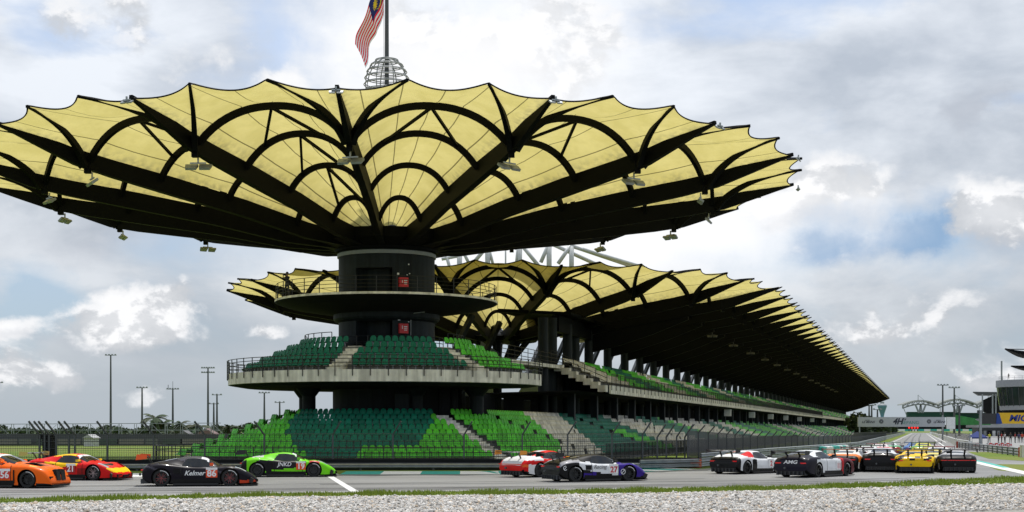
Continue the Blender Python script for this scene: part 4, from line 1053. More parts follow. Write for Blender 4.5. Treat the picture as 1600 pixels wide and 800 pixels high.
# ------------------------------------------------------------------ right side
gy0 = 300.
gn = tag(empty('start_gantry', tuple(sp(30, 215)), None), 'long white banner gantry spanning the straight, reading 4H OF SEPANG', 'gantry')
A, B = at(1340, gy0, 659), at(1476, gy0, 659.5)
mb = MB(); mb.box(((A.x + B.x) / 2, gy0, (A.z + B.z) / 2), (B.x - A.x, .5, 2.05)); mb.build('banner', mat('banner_grey', (.42, .44, .47), .6, var=.05), gn)
for px in (1343, 1473): p = at(px, gy0 - .05); mb = MB(); mb.beam((p.x, gy0, 0), (p.x, gy0, p.z + 3), .25, .25); mb.build('post', m_galv, gn)
mb = MB(); p = at(1478, gy0); mb.box((p.x + 1.0, gy0, EYE + 1.35), (1.75, .6, 2.5)); mb.build('end_box', m_white, gn)
m_ink = mat('navy_print', (.015, .02, .035), .6, var=.02); m_grn = mat('green_print', (.05, .22, .18), .6, var=.02)
cx = (A.x + B.x) / 2; zc_ = (A.z + B.z) / 2; yf = gy0 - .27; fr = (R(90), 0, 0)
def ban(txt, px, py, s, m, sh=0., bold=.0, sx=1.): p = at(px, gy0, py); lettering(txt, s, m, gn, (p.x, yf, p.z), fr, sh, bold, sx)
ban('4H', 1402, 658.8, 1.75, m_ink, .3, .035, .95); ban('OF', 1413, 655.5, .55, m_ink, 0, .02); ban('SEPANG', 1422, 660.5, .95, m_grn, 0, .0, 1.05)
ban('LE MANS', 1356, 659.5, .62, m_ink, .3, .02, 1.1); ban('ASIAN', 1355, 656.8, .36, m_ink); ban('LE MANS', 1467, 659.5, .62, m_ink, .3, .02); ban('ASIAN', 1466, 656.8, .36, m_ink)
for px in (1376.5, 1451):
    p = at(px, gy0, 658.5); mb = MB(); n = 20
    for (ro, ri) in ((.46, .36), (.28, .2)):
        V = [(p.x + r * math.cos(2 * PI * i / n), yf, p.z + r * math.sin(2 * PI * i / n)) for i in range(n) for r in (ro, ri)]; mb.add(V, [(2 * i, 2 * i + 1, (2 * i + 3) % (2 * n), (2 * i + 2) % (2 * n)) for i in range(n)])
    for i in range(6): a = i * PI / 3; mb.beam((p.x + .1 * math.cos(a), yf, p.z + .1 * math.sin(a)), (p.x + .38 * math.cos(a), yf, p.z + .38 * math.sin(a)), .02, .07)
    mb.build('round_emblem', m_ink, gn)
sl = tag(empty('start_lights', tuple(at(1427, 420) - Vector((0, 0, EYE))), None), 'red starting lights panel hanging above the far end of the straight', 'start lights')
mb = MB(); p = at(1427, 420, 669); mb.box((p.x, 420, p.z - .05), (3.3, .2, .55)); mb.build('panel', m_darkc, sl)
me_ = mat('red_light', (.9, .02, .01), .4, emit=.8, var=.01)
for i in range(4):
    for dz in (0.12, ): mb = MB(); mb.lathe([(0, -.12), (.30, -.12), (.30, -.08)], (p.x - 1.25 + i * .83, 420, p.z + dz), 12, axis='y'); mb.build('light', me_, sl)
    mb = MB(); mb.box((p.x - 1.25 + i * .83, 420, p.z - .65), (.28, .2, .5)); mb.build('lamp_head', m_dgrey, sl)
for px in (1417, 1437): q = at(px, 420); mb = MB(); mb.beam((q.x, 420.3, q.z - 0.2), (q.x, 420.3, 6), .05, .05); mb.build('hanger', m_dgrey, sl)
# far end of the straight: turquoise and white wall, green banked stand with arched trusses
fs = tag(empty('far_stand', tuple(at(1465, 860) - Vector((0, 0, EYE))), None), 'far green grandstand at the end of the straight under arched lattice roofs', 'grandstand'); D2 = 880.
def fbox(nm, x0, x1, y0, y1, d, th, m, root): a, b = at(x0, d, y1), at(x1, d, y0); mb = MB(); mb.box(((a.x + b.x) / 2, d + th / 2, (max(a.z, 0) + b.z) / 2), (b.x - a.x, th, b.z - max(a.z, 0))); return mb.build(nm, m, root)
m_dgn = mat('far_green_wall', (.012, .075, .05), .7, var=.25, scale=.1); m_lgn = mat('far_green_seats', (.05, .25, .07), .7, var=.3, scale=.3)
fbox('upper_wall', 1418, 1500, 643.5, 652, D2, 3, m_dgn, fs); fbox('upper_wall', 1486, 1560, 645, 665, D2 + 5, 3, m_dgn, fs); fbox('lower_wall', 1404, 1560, 664, 671.8, D2 - 25, 3, m_darkc, fs)
mb = MB(); mb.prism([(1492, 648), (1530, 655), (1560, 662), (1560, 664), (1494, 664)], 0, 1, fn=lambda v: (*at(v[0], D2 - 2 - v[2])[:2], at(v[0], D2, v[1]).z)); mb.build('seat_bank', m_lgn, fs)
wl = tag(empty('tyre_wall', tuple(at(1440, 850) - Vector((0, 0, EYE))), None), 'turquoise and white tyre wall closing the far end of the straight', 'tyre barrier')
for k in range(15):
    fbox('wrapped_block', 1404 + k * 10.0, 1414 + k * 10.0 - .2, 670.5, 673.8, 842, 2, (m_white, m_turq)[k % 2], wl)
def arch(x0, x1, y0, y1, ye, root, n=14, d=D2 - 5):
    mb = MB(); T = []; Bt = []
    for i in range(n + 1):
        q = i / n; x = x0 + (x1 - x0) * q; h = math.sin(PI * (.08 + .84 * q)); T.append(at(x, d, y0 + (ye - y0) * (1 - h))); Bt.append(at(x, d, y1 + (ye + 4 - y1) * (1 - h)))
    for P_ in (T, Bt): mb.tube(P_, .42, 5)
    for i in range(n): mb.beam(T[i], Bt[i + 1] if i % 2 else Bt[i], .3, .3); mb.beam(T[i + 1], Bt[i] if i % 2 == 0 else Bt[i + 1], .3, .3)
    mb.path([p + Vector((0, 6, .5)) for p in T], 12, .3); mb.build('roof_truss', mat('far_truss', (.20, .215, .20), .6), root)
    xm = (x0 + x1) / 2
    for dx, dx2 in ((-3, -8), (3, 8), (-2, 0), (2, 0)): mb = MB(); mb.beam(at(xm + dx, d, 645), at(xm + dx2, d, y1 + 1), .9, .9); mb.build('column', m_grey, root)
    mb = MB(); mb.beam(at(xm - 4, d, 617), at(xm - 4, d, y0), .3, .3); mb.beam(at(xm - 4, d, 617.5), at(xm + 8, d, y0 + 1), .15, .15); mb.build('mast', m_grey, root)
arch(1410, 1467, 626.5, 631.5, 636, fs); arch(1465, 1528, 624.5, 630, 636, fs); arch(1526, 1570, 626, 631, 635, fs)
for x in (1408, 1528, 1467): mb = MB(); mb.beam(at(x + 2, D2, 633), at(x + 8 if x == 1408 else x + 2, D2, 648), .3, .3); mb.build('strut', m_grey, fs)
ct = tag(empty('control_tower', tuple(at(1378, 1500) - Vector((0, 0, EYE))), None), 'distant blue glass airport style tower with flared head', 'tower'); q = at(1378.5, 1500); s_ = 1500 / FPX
mb = MB(); mb.lathe([(3.2 * s_, 0), (2.6 * s_, zz(650, 1500)), (3.4 * s_, zz(646, 1500)), (7.2 * s_, zz(635, 1500)), (7.2 * s_, zz(633.5, 1500))], (q.x, q.y, 0), 20); mb.build('shaft', mat('blue_glass', (.10, .22, .34), .3, spec=.6), ct)
mb = MB(); mb.lathe([(7.3 * s_, zz(633.5, 1500)), (6.2 * s_, zz(632, 1500)), (3.2 * s_, zz(630.5, 1500)), (3.0 * s_, zz(628, 1500)), (0, zz(628, 1500))], (q.x, q.y, 0), 20); mb.build('cap', m_grey, ct)
mb = MB(); mb.lathe([(3.25 * s_, 0), (2.8 * s_, zz(652, 1500))], (q.x, q.y, 0), 16); mb.build('stem', m_grey, ct)
for px, yt, d in ((1358, 634, 700), (1362, 633, 700), (1371, 640, 720), (1340, 645, 620), (1473, 602, 640), (1491, 606, 760), (1499, 634, 500)):
    mast(px, yt, d, {1358: 'thin pole pair left of the blue tower, left pole', 1362: 'thin pole pair left of the blue tower, right pole', 1371: 'thin pole directly left of the blue tower', 1340: 'short pole at the end of the long roof', 1473: 'tall light mast above the arched far stand', 1491: 'second light mast above the arched far stand, right one', 1499: 'low lamp pole before the far green wall'}[px], 4 if px > 1400 else 2)
for i, (px, d, yt, w) in enumerate(((1346, 560, 654, 6), (1356, 600, 658, 8), (1366, 640, 662, 7), (1378, 700, 664, 7), (1336, 520, 656, 7), (1390, 760, 665, 6))):
    p = at(px, d); h = zz(yt, d) + 2; t_ = empty('round_tree', (p.x, p.y, 0)); tag(t_, ['leafy tree right under the left end of the gantry banner', 'bright tree second from the gantry left post', 'small tree below the emblem of the banner', 'low tree under the blue tower', 'dark tree at the end of the long stand', 'smallest tree near the far corner'][i], 'tree')
    leaf_cloud('crown', [(p.x, p.y, h * .6, w * .5, w * .5, h * .42, 1), (p.x + 2, p.y, h * .4, w * .4, w * .4, h * .4, .6)], 260, .9, None, t_, 50 + i); mb = MB(); mb.tube([(p.x, p.y, 0), (p.x, p.y, h * .5)], .3, 5); mb.build('trunk', mat('bark', (.05, .04, .03), .9), t_)
# pit side
pw = tag(empty('pit_wall', tuple(sp(42, 300)), None), 'white concrete pit wall with grey catch fence along the right of the straight', 'wall')
PW = [gp(1516, 701.5), gp(1494, 695.5), gp(1480, 688.5), gp(1467, 683), sp(42.2, 700)]
mb = MB(); mb.path([(p.x, p.y, .45) for p in PW], .35, .9); mb.build('wall', m_white, pw)
mesh_sheet('catch_fence', [p + Vector((.1, .2, 0)) for p in PW], .9, 1.75, mesh_mat('pit_mesh', .08, .04, (.12, .12, .12)), pw)
pb = [PW[0] + (PW[1] - PW[0]) * 0, ]
for x in (1472, 1480, 1487, 1497, 1513):
    a = at(x, 200 if x < 1490 else 150); i_ = min(range(5), key=lambda k: abs(PW[k].x / PW[k].y - a.x / a.y)); p = PW[i_]; mb = MB(); mb.beam((p.x, p.y + .2, .4), (p.x, p.y + .2, 1.8), .1, .1); mb.build('post', m_galv, pw)
armco('guardrail', [gp(1495, 699.5), gp(1540, 706), gp(1592, 713.5)], 'steel guardrail with red ends on the grass at the right', 3, hh=.22)
for px, py in ((1495, 700), (1592, 714)):
    e_ = tag(empty('barrier_pad', tuple(gp(px, py)), None), 'red end pad of the right hand guardrail, %s end' % ('far' if px < 1500 else 'near'), 'barrier pad'); p = gp(px, py); mb = MB(); mb.box((p.x, p.y - .15, .4), (.12, .25, .8)); mb.build('pad', mat('red_orange', (.45, .05, .02)), e_)
cb_ = tag(empty('concrete_block', tuple(gp(1600, 715)), None), 'pale concrete barrier block at the right edge beside the guardrail', 'barrier block'); a = gp(1593, 715); mb = MB(); mb.box((a.x + 1.6, a.y, .5), (3.0, .5, 1.0)); mb.build('block', m_conc, cb_)
# service road slab and pit lane apron on the right
sheet('pit_apron', [gp(1519, 699), gp(1700, 703), gp(1900, 700), sp(75, 600), sp(44, 700), sp(44, 200)], .012, mat('apron', (.24, .24, .235), .8, var=.15, scale=.3))
# tent
tn = tag(empty('gazebo', tuple(gp(1526, 699)), None), 'dark blue pop up gazebo tent beside the pit wall', 'tent'); dT = gp(1526, 698.5).y; cT = at(1527, dT); w = 1.0
mb = MB(); mb.add([(cT.x - w, dT - w, 1.25), (cT.x + w, dT - w, 1.25), (cT.x + w, dT + w, 1.25), (cT.x - w, dT + w, 1.25), (cT.x, dT, 2.05)], [(0, 1, 4), (1, 2, 4), (2, 3, 4), (3, 0, 4)]); mb.add([(cT.x - w, dT - w, 1.25), (cT.x + w, dT - w, 1.25), (cT.x + w, dT - w, 1.08), (cT.x - w, dT - w, 1.08)], [(0, 1, 2, 3)]); mb.build('canopy', mat('blue_canvas', (.012, .03, .16), .8), tn)
for a in (-1, 1):
    for b in (-1, 1): mb = MB(); mb.beam((cT.x + a * w * .97, dT + b * w * .97, 0), (cT.x + a * w * .97, dT + b * w * .97, 1.25), .05, .05); mb.build('leg', m_galv, tn)
cr = tag(empty('crate', (cT.x, dT, 0), None), 'red crate standing under the blue gazebo', 'crate'); mb = MB(); mb.box((cT.x - .1, dT, .25), (.8, .6, .5)); mb.build('box', m_red, cr); mb = MB(); mb.box((cT.x - .1, dT, .53), (.84, .64, .06)); mb.build('lid', m_white, cr)
for k in range(9):
    x0 = 1541 + k * 4.5; a, b = at(x0, 185), at(x0 + 4.2, 185); r_ = tag(empty('road_barrier', (a.x, 185, 0), None), 'red and white plastic road barrier in the row on the pit apron', 'road barrier', 'red and white barriers on the pit apron'); mb = MB(); mb.prism([(a.x, 0), (b.x, 0), (b.x - .03, .5), (a.x + .03, .5)], -.15, .15, fn=lambda v: (v[0], 185 + v[2], v[1])); mb.build('body', m_red if k % 2 else m_white, r_)
    mb = MB(); mb.box(((a.x + b.x) / 2, 184.82, .25), ((b.x - a.x) * .5, .03, .2)); mb.build('panel', m_white if k % 2 else m_red, r_)
# big board
bd = tag(empty('advert_board', tuple(at(1531, 172) - Vector((0, 0, EYE))), None), 'large black, blue and yellow advertising board on a grey post by the pit entry', 'board'); dB = 172.
p = at(1531.5, dB); mb = MB(); mb.beam((p.x, dB - .1, 0), (p.x, dB - .1, zz(641, dB)), .28, .28); mb.build('post', m_galv, bd)
def bpan(x0, x1, y0, y1, m, nm='panel', dd=0.): a, b = at(x0, dB, y1), at(x1, dB, y0); mb = MB(); mb.box(((a.x + b.x) / 2, dB + dd, (a.z + b.z) / 2), (b.x - a.x, .2, b.z - a.z)); return mb.build(nm, m, bd)
bpan(1531, 1556.5, 646, 662.5, mat('board_black', (.035, .035, .037))); bpan(1556.5, 1563, 646, 662.5, mat('board_blue', (.012, .05, .25)), dd=-.01); bpan(1560, 1690, 645, 662, mat('board_yellow', (.72, .44, .01), .5, var=.04), dd=-.03); bpan(1527, 1535, 641, 646.3, m_dgrey, 'top_box')
mb = MB(); a = at(1556.5, dB - .16, 662); mb.prism([(0, 0), (.75, 0), (.38, 1.25), (0.1, 1.25)], 0, .02, fn=lambda v: (v[0] + a.x, dB - .17 + v[2], v[1] + a.z)); mb.build('blue_wedge', mat('board_blue', (.012, .05, .25)), bd)
p = at(1604, dB, 653.8); me = text_mesh('MICHELIN', 1.05, .25, .035); me.materials.append(mat('blue_print', (.01, .03, .22))); o = bpy.data.objects.new('lettering', me); COL.objects.link(o); o.parent = bd; xs_ = [v.co.x for v in me.vertices]; p0 = at(1576, dB)
o.location = (p0.x - min(xs_) * 1.2 - bd.location.x, dB - .15 - bd.location.y, p.z - bd.location.z); o.rotation_euler = fr; o.scale = (1.2, 1, 1)
# pit building with race control
pit = tag(empty('pit_building', tuple(at(1600, 438) - Vector((0, 0, EYE))), None), 'grey pit building with glazed race control drum and terrace at the right edge', 'building'); D3 = 438.
m_clad = mat('grey_cladding', (.30, .31, .33), .5, var=.08); m_glz = mat('dark_glazing', (.02, .03, .03), .12, spec=.7, var=.3, scale=.3)
def pbox(nm, x0, x1, y0, y1, d, th, m): return fbox(nm, x0, x1, y0, y1, d, th, m, pit)
def drum2(nm, prof, m, cx=1616, d=D3 + 12, n=40):
    q = at(cx, d); mb = MB(); mb.lathe([((HX - 0 + 0) * 0 + (r / FPX * d), zz(py, d)) for r, py in prof], (q.x, q.y, 0), n); return mb.build(nm, m, pit)
drum2('parapet', [(56, 605.5), (57, 605), (57, 594.5), (55, 594), (0, 594)], m_clad); drum2('glazing', [(56, 605.5), (52, 634)], m_glz); drum2('band', [(52, 634), (52, 633), (51, 641), (48, 641)], m_clad); drum2('soffit', [(48, 641), (46, 648)], m_darkc)
for k in range(16):
    a = R(-178 + k * 11); q = at(1616, D3 + 12); s_ = (D3 + 12) / FPX; mb = MB(); mb.beam((q.x + 56.2 * s_ * math.cos(a), q.y + 56.2 * s_ * math.sin(a), zz(605, D3)), (q.x + 52.2 * s_ * math.cos(a), q.y + 52.2 * s_ * math.sin(a), zz(634, D3)), .15, .15); mb.build('mullion', m_dgrey, pit)
q = at(1616, D3 + 12); s_ = (D3 + 12) / FPX
def dc(qq, h): a = R(180 + 180 * qq); return Vector((q.x + 55 * s_ * math.cos(a), q.y + 55 * s_ * math.sin(a), zz(594, D3 + 12) + h))
railing('roof_railing', dc, 14, (1.1, .6), 1.1, pit)
mb = MB(); p = at(1565, D3 + 4); mb.tube([(p.x, p.y, zz(594, D3)), (p.x, p.y, zz(563, D3))], .28, 8); mb.build('roof_mast', m_grey, pit)
drum2('lower_floor', [(45, 664), (45, 672), (46, 684), (46, 700)], m_darkc); pbox('canopy_slab', 1527, 1580, 664, 668, 400, 10, m_clad); pbox('canopy_slab', 1574, 1660, 661, 668, 402, 14, m_clad)
mb = MB(); mb.prism([(1524, 655), (1565, 646), (1572, 640), (1572, 648), (1530, 658)], 0, 20, fn=lambda v: (*at(v[0], 470 + v[2])[:2], zz(v[1], 470))); mb.build('ramp_roof', m_clad, pit)
mb = MB(); mb.prism([(1534, 626), (1568, 610), (1572, 614), (1572, 650), (1548, 650), (1534, 640)], 0, 40, fn=lambda v: (*at(v[0], 560 + v[2])[:2], zz(v[1], 560))); mb.build('rear_block', m_darkc, pit)
mb = MB(); mb.prism([(1520, 612), (1560, 612.5), (1558, 617), (1528, 617)], 0, 14, fn=lambda v: (*at(v[0], 520 + v[2])[:2], zz(v[1], 520))); mb.build('wing_roof', m_dgrey, pit)
for x in (1535, 1551, 1556): mb = MB(); mb.beam(at(x, 515, 616), at(x, 515, 650), .4, .4); mb.build('column', m_grey, pit)
pbox('garage_front', 1528, 1580, 668, 684, 470, 6, m_dgrey)
for k in range(7): pbox('garage_door', 1530 + k * 7, 1534.5 + k * 7, 673, 684, 469, .3, [m_white, m_grey, m_darkc][k % 3])
wg = tag(empty('wing_roof', tuple(at(1600, 330) - Vector((0, 0, EYE))), None), 'black curved wing roof tips of the pit complex reaching in at the right edge', 'roof')
for (x0, y0, x1, y1, ym, th) in ((1570.5, 545, 1660, 552, 557.5, 1.0), (1580, 572, 1660, 573, 576, 1.1)):
    mb = MB(); pts = []
    for i in range(11):
        s = i / 10; y = y0 + (y1 - y0) * s + (ym - (y0 + y1) / 2) * 4 * s * (1 - s) * .8; pts.append(at(x0 + (x1 - x0) * s, 330, y))
    mb.path(pts, 6, th, ws=[.6 + 6 * min(1, s_ * 3 / 10) for s_ in range(11)], hs=[.25 + .9 * min(1, i / 4) for i in range(11)]); mb.build('roof_beam', m_black, wg)
    mb = MB(); mb.tube([at(x0 + 3, 330, y0 + .5), at(x1, 330, y0 - (-1.5))], .12, 5); mb.build('top_cable', m_dgrey, wg)
mb = MB(); mb.beam(at(1663, 330, 540), at(1663, 330) - Vector((0, 0, EYE)), 1.2, 1.2); mb.build('column', m_dgrey, wg)

# white steel tube trusses behind the near end of the main roof
wt = tag(empty('mast_truss', tuple(at(800, 176) - Vector((0, 0, EYE))), None), 'row of white steel tube trusses rising behind the yellow tent roof', 'truss')
m_wt = mat('white_steel', (.50, .52, .53), .4, var=.1); D4 = 178.
for (x0, y0, x1, y1, r) in ((640, 395, 700, 398, .24), (690, 405, 716, 400, .2), (697, 398, 706, 430, .2), (718, 392, 718, 440, .32), (722, 390, 733, 412, .2), (742, 408, 762, 384, .24), (762, 384, 762, 430, .32), (764, 388, 770, 412, .18), (790, 378, 790, 430, .10), (812, 382, 812, 430, .30), (813, 380, 842, 416, .24), (809, 385, 806, 415, .15),
                              (845, 410, 858, 380, .24), (858, 380, 858, 430, .32), (860, 380, 934, 414, .26), (872, 412, 892, 383, .24), (893, 385, 893, 430, .3), (893, 384, 985, 415, .26), (910, 389, 1010, 419, .22)):
    mb = MB(); a, b = at(x0, D4, y0), at(x1, D4 + (4 if abs(x1 - x0) > 30 else 0), y1); mb.tube([a, b], r, 8); mb.build('steel_tube', m_wt, wt, smooth=True)
for px in (718, 762, 812, 858, 893): mb = MB(); p = at(px, D4); mb.tube([(p.x, D4, 14.), (p.x, D4, zz(425, D4))], .3, 8); mb.build('column', m_wt, wt)
# sloping metal clad shells and bright steelwork seen between the pillars
cl = tag(empty('cladding_shell', tuple(sp(-12, 60)), None), 'grey ribbed metal shell and slanted white steel legs behind the concourse pillars', 'shell')
for k in range(2):
    t = 36 + k * 22; V = []
    for i in range(9):
        s = i / 8; V += [tuple(sp(-7 + 3.0 * math.sin(s * 1.5), t, 5.5 + 7.5 * s * (1 - .28 * s))), tuple(sp(-7 + 3.0 * math.sin(s * 1.5), t + 13 - 6 * s, 5.5 + 6.2 * s * (1 - .28 * s)))]
    mb = MB(); mb.add(V, [(2 * i, 2 * i + 1, 2 * i + 3, 2 * i + 2) for i in range(8)]); mb.build('shell', m_grey, cl)
for k in range(34):
    t = 16 + k * 9; mb = MB(); mb.beam(sp(-4, t, 7.5), sp(-2.5, t + 3.4, 12.8), .45, .45); mb.build('slanted_leg', m_slate if k < 3 or k % 2 else m_dgrey, cl)

mb = MB(); mb.beam(sp(-7, 14, 2.8), sp(-7, 70, 2.8), .4, 5.6); mb.build('rear_wall', m_darkc, ms)
# ------------------------------------------------------------------ cars
m_paint = mat('car_paint', attr=True, rough=.40, var=.04, coat=.10, spec=.14)
m_tyre = mat('tyre_rubber', (.012, .012, .012), .75, var=.1); m_carbon = mat('carbon', (.010, .010, .011), .38, var=.15, scale=12)
m_glass = mat('car_glass', (.008, .010, .012), .05, spec=.5, var=.02); m_well = mat('wheel_well', (.004, .004, .004), .95)
m_lens = mat('lamp_lens', (.35, .42, .48), .08, coat=1.); m_ylens = mat('yellow_lens', (.65, .6, .05), .15, coat=1.)
m_tail = mat('tail_lens', (.55, .01, .012), .2, coat=.6, emit=.25); m_num = mat('number_print', (.8, .8, .8), .5, var=.02); m_blk = mat('black_print', (.01, .01, .01), .5, var=.02)
ORANGE = (.85, .13, .006)
PROF = {
 'mid': dict(ax=(-1.32, 1.32), zt=[(-2.06, .66), (-1.96, .84), (-1.62, .93), (-1.3, .99), (-0.9, 1.07), (-0.4, 1.15), (0, 1.175), (0.35, 1.13), (0.8, .93), (1.1, .75), (1.4, .69), (1.8, .60), (2.09, .49), (2.3, .38), (2.38, .24)],
    w=[(-2.06, .86), (-1.94, .93), (-1.62, .98), (-1.32, 1.0), (-0.8, .975), (-0.2, .94), (0.6, .945), (1, .97), (1.32, 1.0), (1.75, .98), (2.09, .90), (2.3, .74), (2.38, .66)],
    zs=[(-2.06, .64), (-1.94, .80), (-1.62, .87), (-1.3, .90), (-0.9, .85), (-0.3, .77), (0.6, .74), (1, .76), (1.35, .79), (1.7, .71), (2.04, .53), (2.3, .38), (2.38, .25)],
    wr=[(-2.06, .70), (-1.6, .60), (-0.9, .53), (0, .53), (0.5, .56), (1, .60), (1.4, .45), (2.38, .3)], zb=[(-2.06, .34), (-1.86, .16), (-1.5, .08), (1.84, .07), (2.38, .09)], ws=(0.33, 1.03), sg=(-0.58, .86), rw=(-1.7, -.75)),
 'front': dict(ax=(-1.32, 1.36), zt=[(-2.28, .62), (-2.2, .95), (-1.9, 1.02), (-1.5, 1.12), (-1.0, 1.23), (-.55, 1.27), (-.2, 1.24), (.25, 1.05), (.5, .93), (.9, .905), (1.4, .87), (1.9, .80), (2.2, .68), (2.32, .50), (2.36, .28)],
    w=[(-2.28, .88), (-2.1, .95), (-1.7, .99), (-1.32, 1.01), (-.8, .96), (.4, .95), (.9, .98), (1.36, 1.01), (1.8, .99), (2.15, .90), (2.36, .78)],
    zs=[(-2.28, .6), (-2.15, .88), (-1.7, .95), (-1.3, .96), (-.8, .90), (.4, .87), (.9, .88), (1.4, .88), (1.8, .81), (2.2, .64), (2.36, .30)],
    wr=[(-2.28, .68), (-1.6, .62), (-.9, .55), (-.2, .55), (.3, .60), (.6, .5), (2.36, .4)], zb=[(-2.28, .32), (-2.0, .15), (-1.5, .08), (1.9, .07), (2.36, .09)], ws=(-.2, .5), sg=(-1.25, .32), rw=(-1.95, -1.0)),
 'coupe': dict(ax=(-1.4, 1.45), zt=[(-2.4, .62), (-2.32, 1.0), (-2.0, 1.05), (-1.5, 1.17), (-1.0, 1.29), (-.5, 1.33), (0, 1.30), (.5, 1.10), (.82, .97), (1.2, .93), (1.6, .87), (2.0, .79), (2.25, .68), (2.34, .50), (2.38, .28)],
    w=[(-2.4, .88), (-2.2, .96), (-1.4, 1.01), (-.8, .95), (.4, .95), (.9, .98), (1.4, 1.02), (1.8, 1.0), (2.15, .94), (2.38, .84)],
    zs=[(-2.4, .6), (-2.25, .9), (-1.4, .96), (-.8, .92), (.4, .88), (.9, .88), (1.45, .87), (1.8, .80), (2.2, .66), (2.38, .30)],
    wr=[(-2.4, .68), (-1.6, .62), (-.9, .57), (0, .57), (.6, .62), (.9, .5), (2.38, .42)], zb=[(-2.4, .32), (-2.0, .15), (-1.5, .08), (2.0, .07), (2.38, .09)], ws=(.02, .86), sg=(-1.3, .62), rw=(-2.05, -1.05)),
 '911': dict(ax=(-1.23, 1.25), zt=[(-2.22, .58), (-2.15, .82), (-1.8, .93), (-1.3, 1.04), (-.8, 1.17), (-.3, 1.25), (.05, 1.25), (.4, 1.14), (.8, .93), (1.05, .80), (1.4, .74), (1.8, .66), (2.1, .54), (2.28, .40), (2.34, .25)],
    w=[(-2.22, .87), (-2.05, .96), (-1.6, 1.0), (-1.23, 1.01), (-.7, .96), (.6, .93), (1.0, .96), (1.25, .99), (1.7, .96), (2.1, .85), (2.34, .66)],
    zs=[(-2.22, .56), (-2.1, .80), (-1.6, .89), (-1.2, .90), (-.7, .86), (.6, .78), (.9, .80), (1.25, .84), (1.7, .75), (2.1, .55), (2.34, .26)],
    wr=[(-2.22, .66), (-1.6, .58), (-.8, .53), (0, .54), (.6, .58), (1.0, .5), (2.34, .3)], zb=[(-2.22, .32), (-2.0, .16), (-1.5, .08), (1.9, .07), (2.34, .09)], ws=(.2, 1.0), sg=(-.95, .75), rw=(-1.6, -.7)),
}
def prof_fn(P):
    xs = np.linspace(P['zt'][0][0], P['zt'][-1][0], 221); out = {}
    for k in ('zt', 'w', 'zs', 'wr', 'zb'):
        y = np.interp(xs, [a for a, _ in P[k]], [b for _, b in P[k]])
        for _ in range(3 if k != 'zb' else 1): y2 = y.copy(); y2[4:-4] = sum(y[4 + d:len(y) - 4 + d] for d in range(-4, 5)) / 9; y = y2
        out[k] = y
    return xs, out, {k: (lambda x, y=y: float(np.interp(x, xs, y))) for k, y in out.items()}
def wheel(root, x, side, rim_c, wr=.335, name='wheel'):
    """side -1: right hand side"""
    y = side * .80; mb = MB(); w_ = .15
    mb.lathe([(.22, -w_), (.30, -w_), (wr - .015, -w_ + .02), (wr, -w_ + .06), (wr, w_ - .06), (wr - .015, w_ - .02), (.30, w_), (.22, w_)], (x, y, wr), 28, axis='y')
    r_ = empty('wheel', (x, y, wr), local=True); r_.parent = root; mb.v = [(a - x, b - y, c - wr) for a, b, c in mb.v]
    mb.build('tyre', m_tyre, r_, loc=(0, 0, 0), smooth=False); mr = mat('rim_%d_%d_%d' % tuple(int(c * 100) for c in rim_c), rim_c, .35, metal=.4, var=.05)
    mb = MB(); o_ = side * (w_ - .015); mb.lathe([(.235, o_ * .6), (.255, o_ * 1.0), (.225, o_), (.215, o_ * .6)], (0, 0, 0), 28, axis='y')
    for k in range(10):
        a = 2 * PI * k / 10; a2 = a + (.10 if k % 2 else -.10); mb.beam((.03 * math.cos(a), o_ * .8, .03 * math.sin(a)), (.23 * math.cos(a2), o_ * .95, .23 * math.sin(a2)), .02, .032, up=(0, 1, 0))
    mb.lathe([(0, o_ * .98), (.045, o_ * .98), (.05, o_ * .8)], (0, 0, 0), 12, axis='y'); mb.build('rim', mr, r_, loc=(0, 0, 0))
    mb = MB(); mb.lathe([(0, side * .02), (.19, side * .02)], (0, 0, 0), 16, axis='y'); mb.build('brake_disc', m_dgrey, r_, loc=(0, 0, 0))
    if rim_c[0] > -1:
        mb = MB(); mb.lathe([(wr - .055, side * (w_ + .001)), (wr - .035, side * (w_ + .001))], (0, 0, 0), 20, R(20), R(100), axis='y'); mb.build('tyre_marking', m_num, r_, loc=(0, 0, 0))
BOD = {}
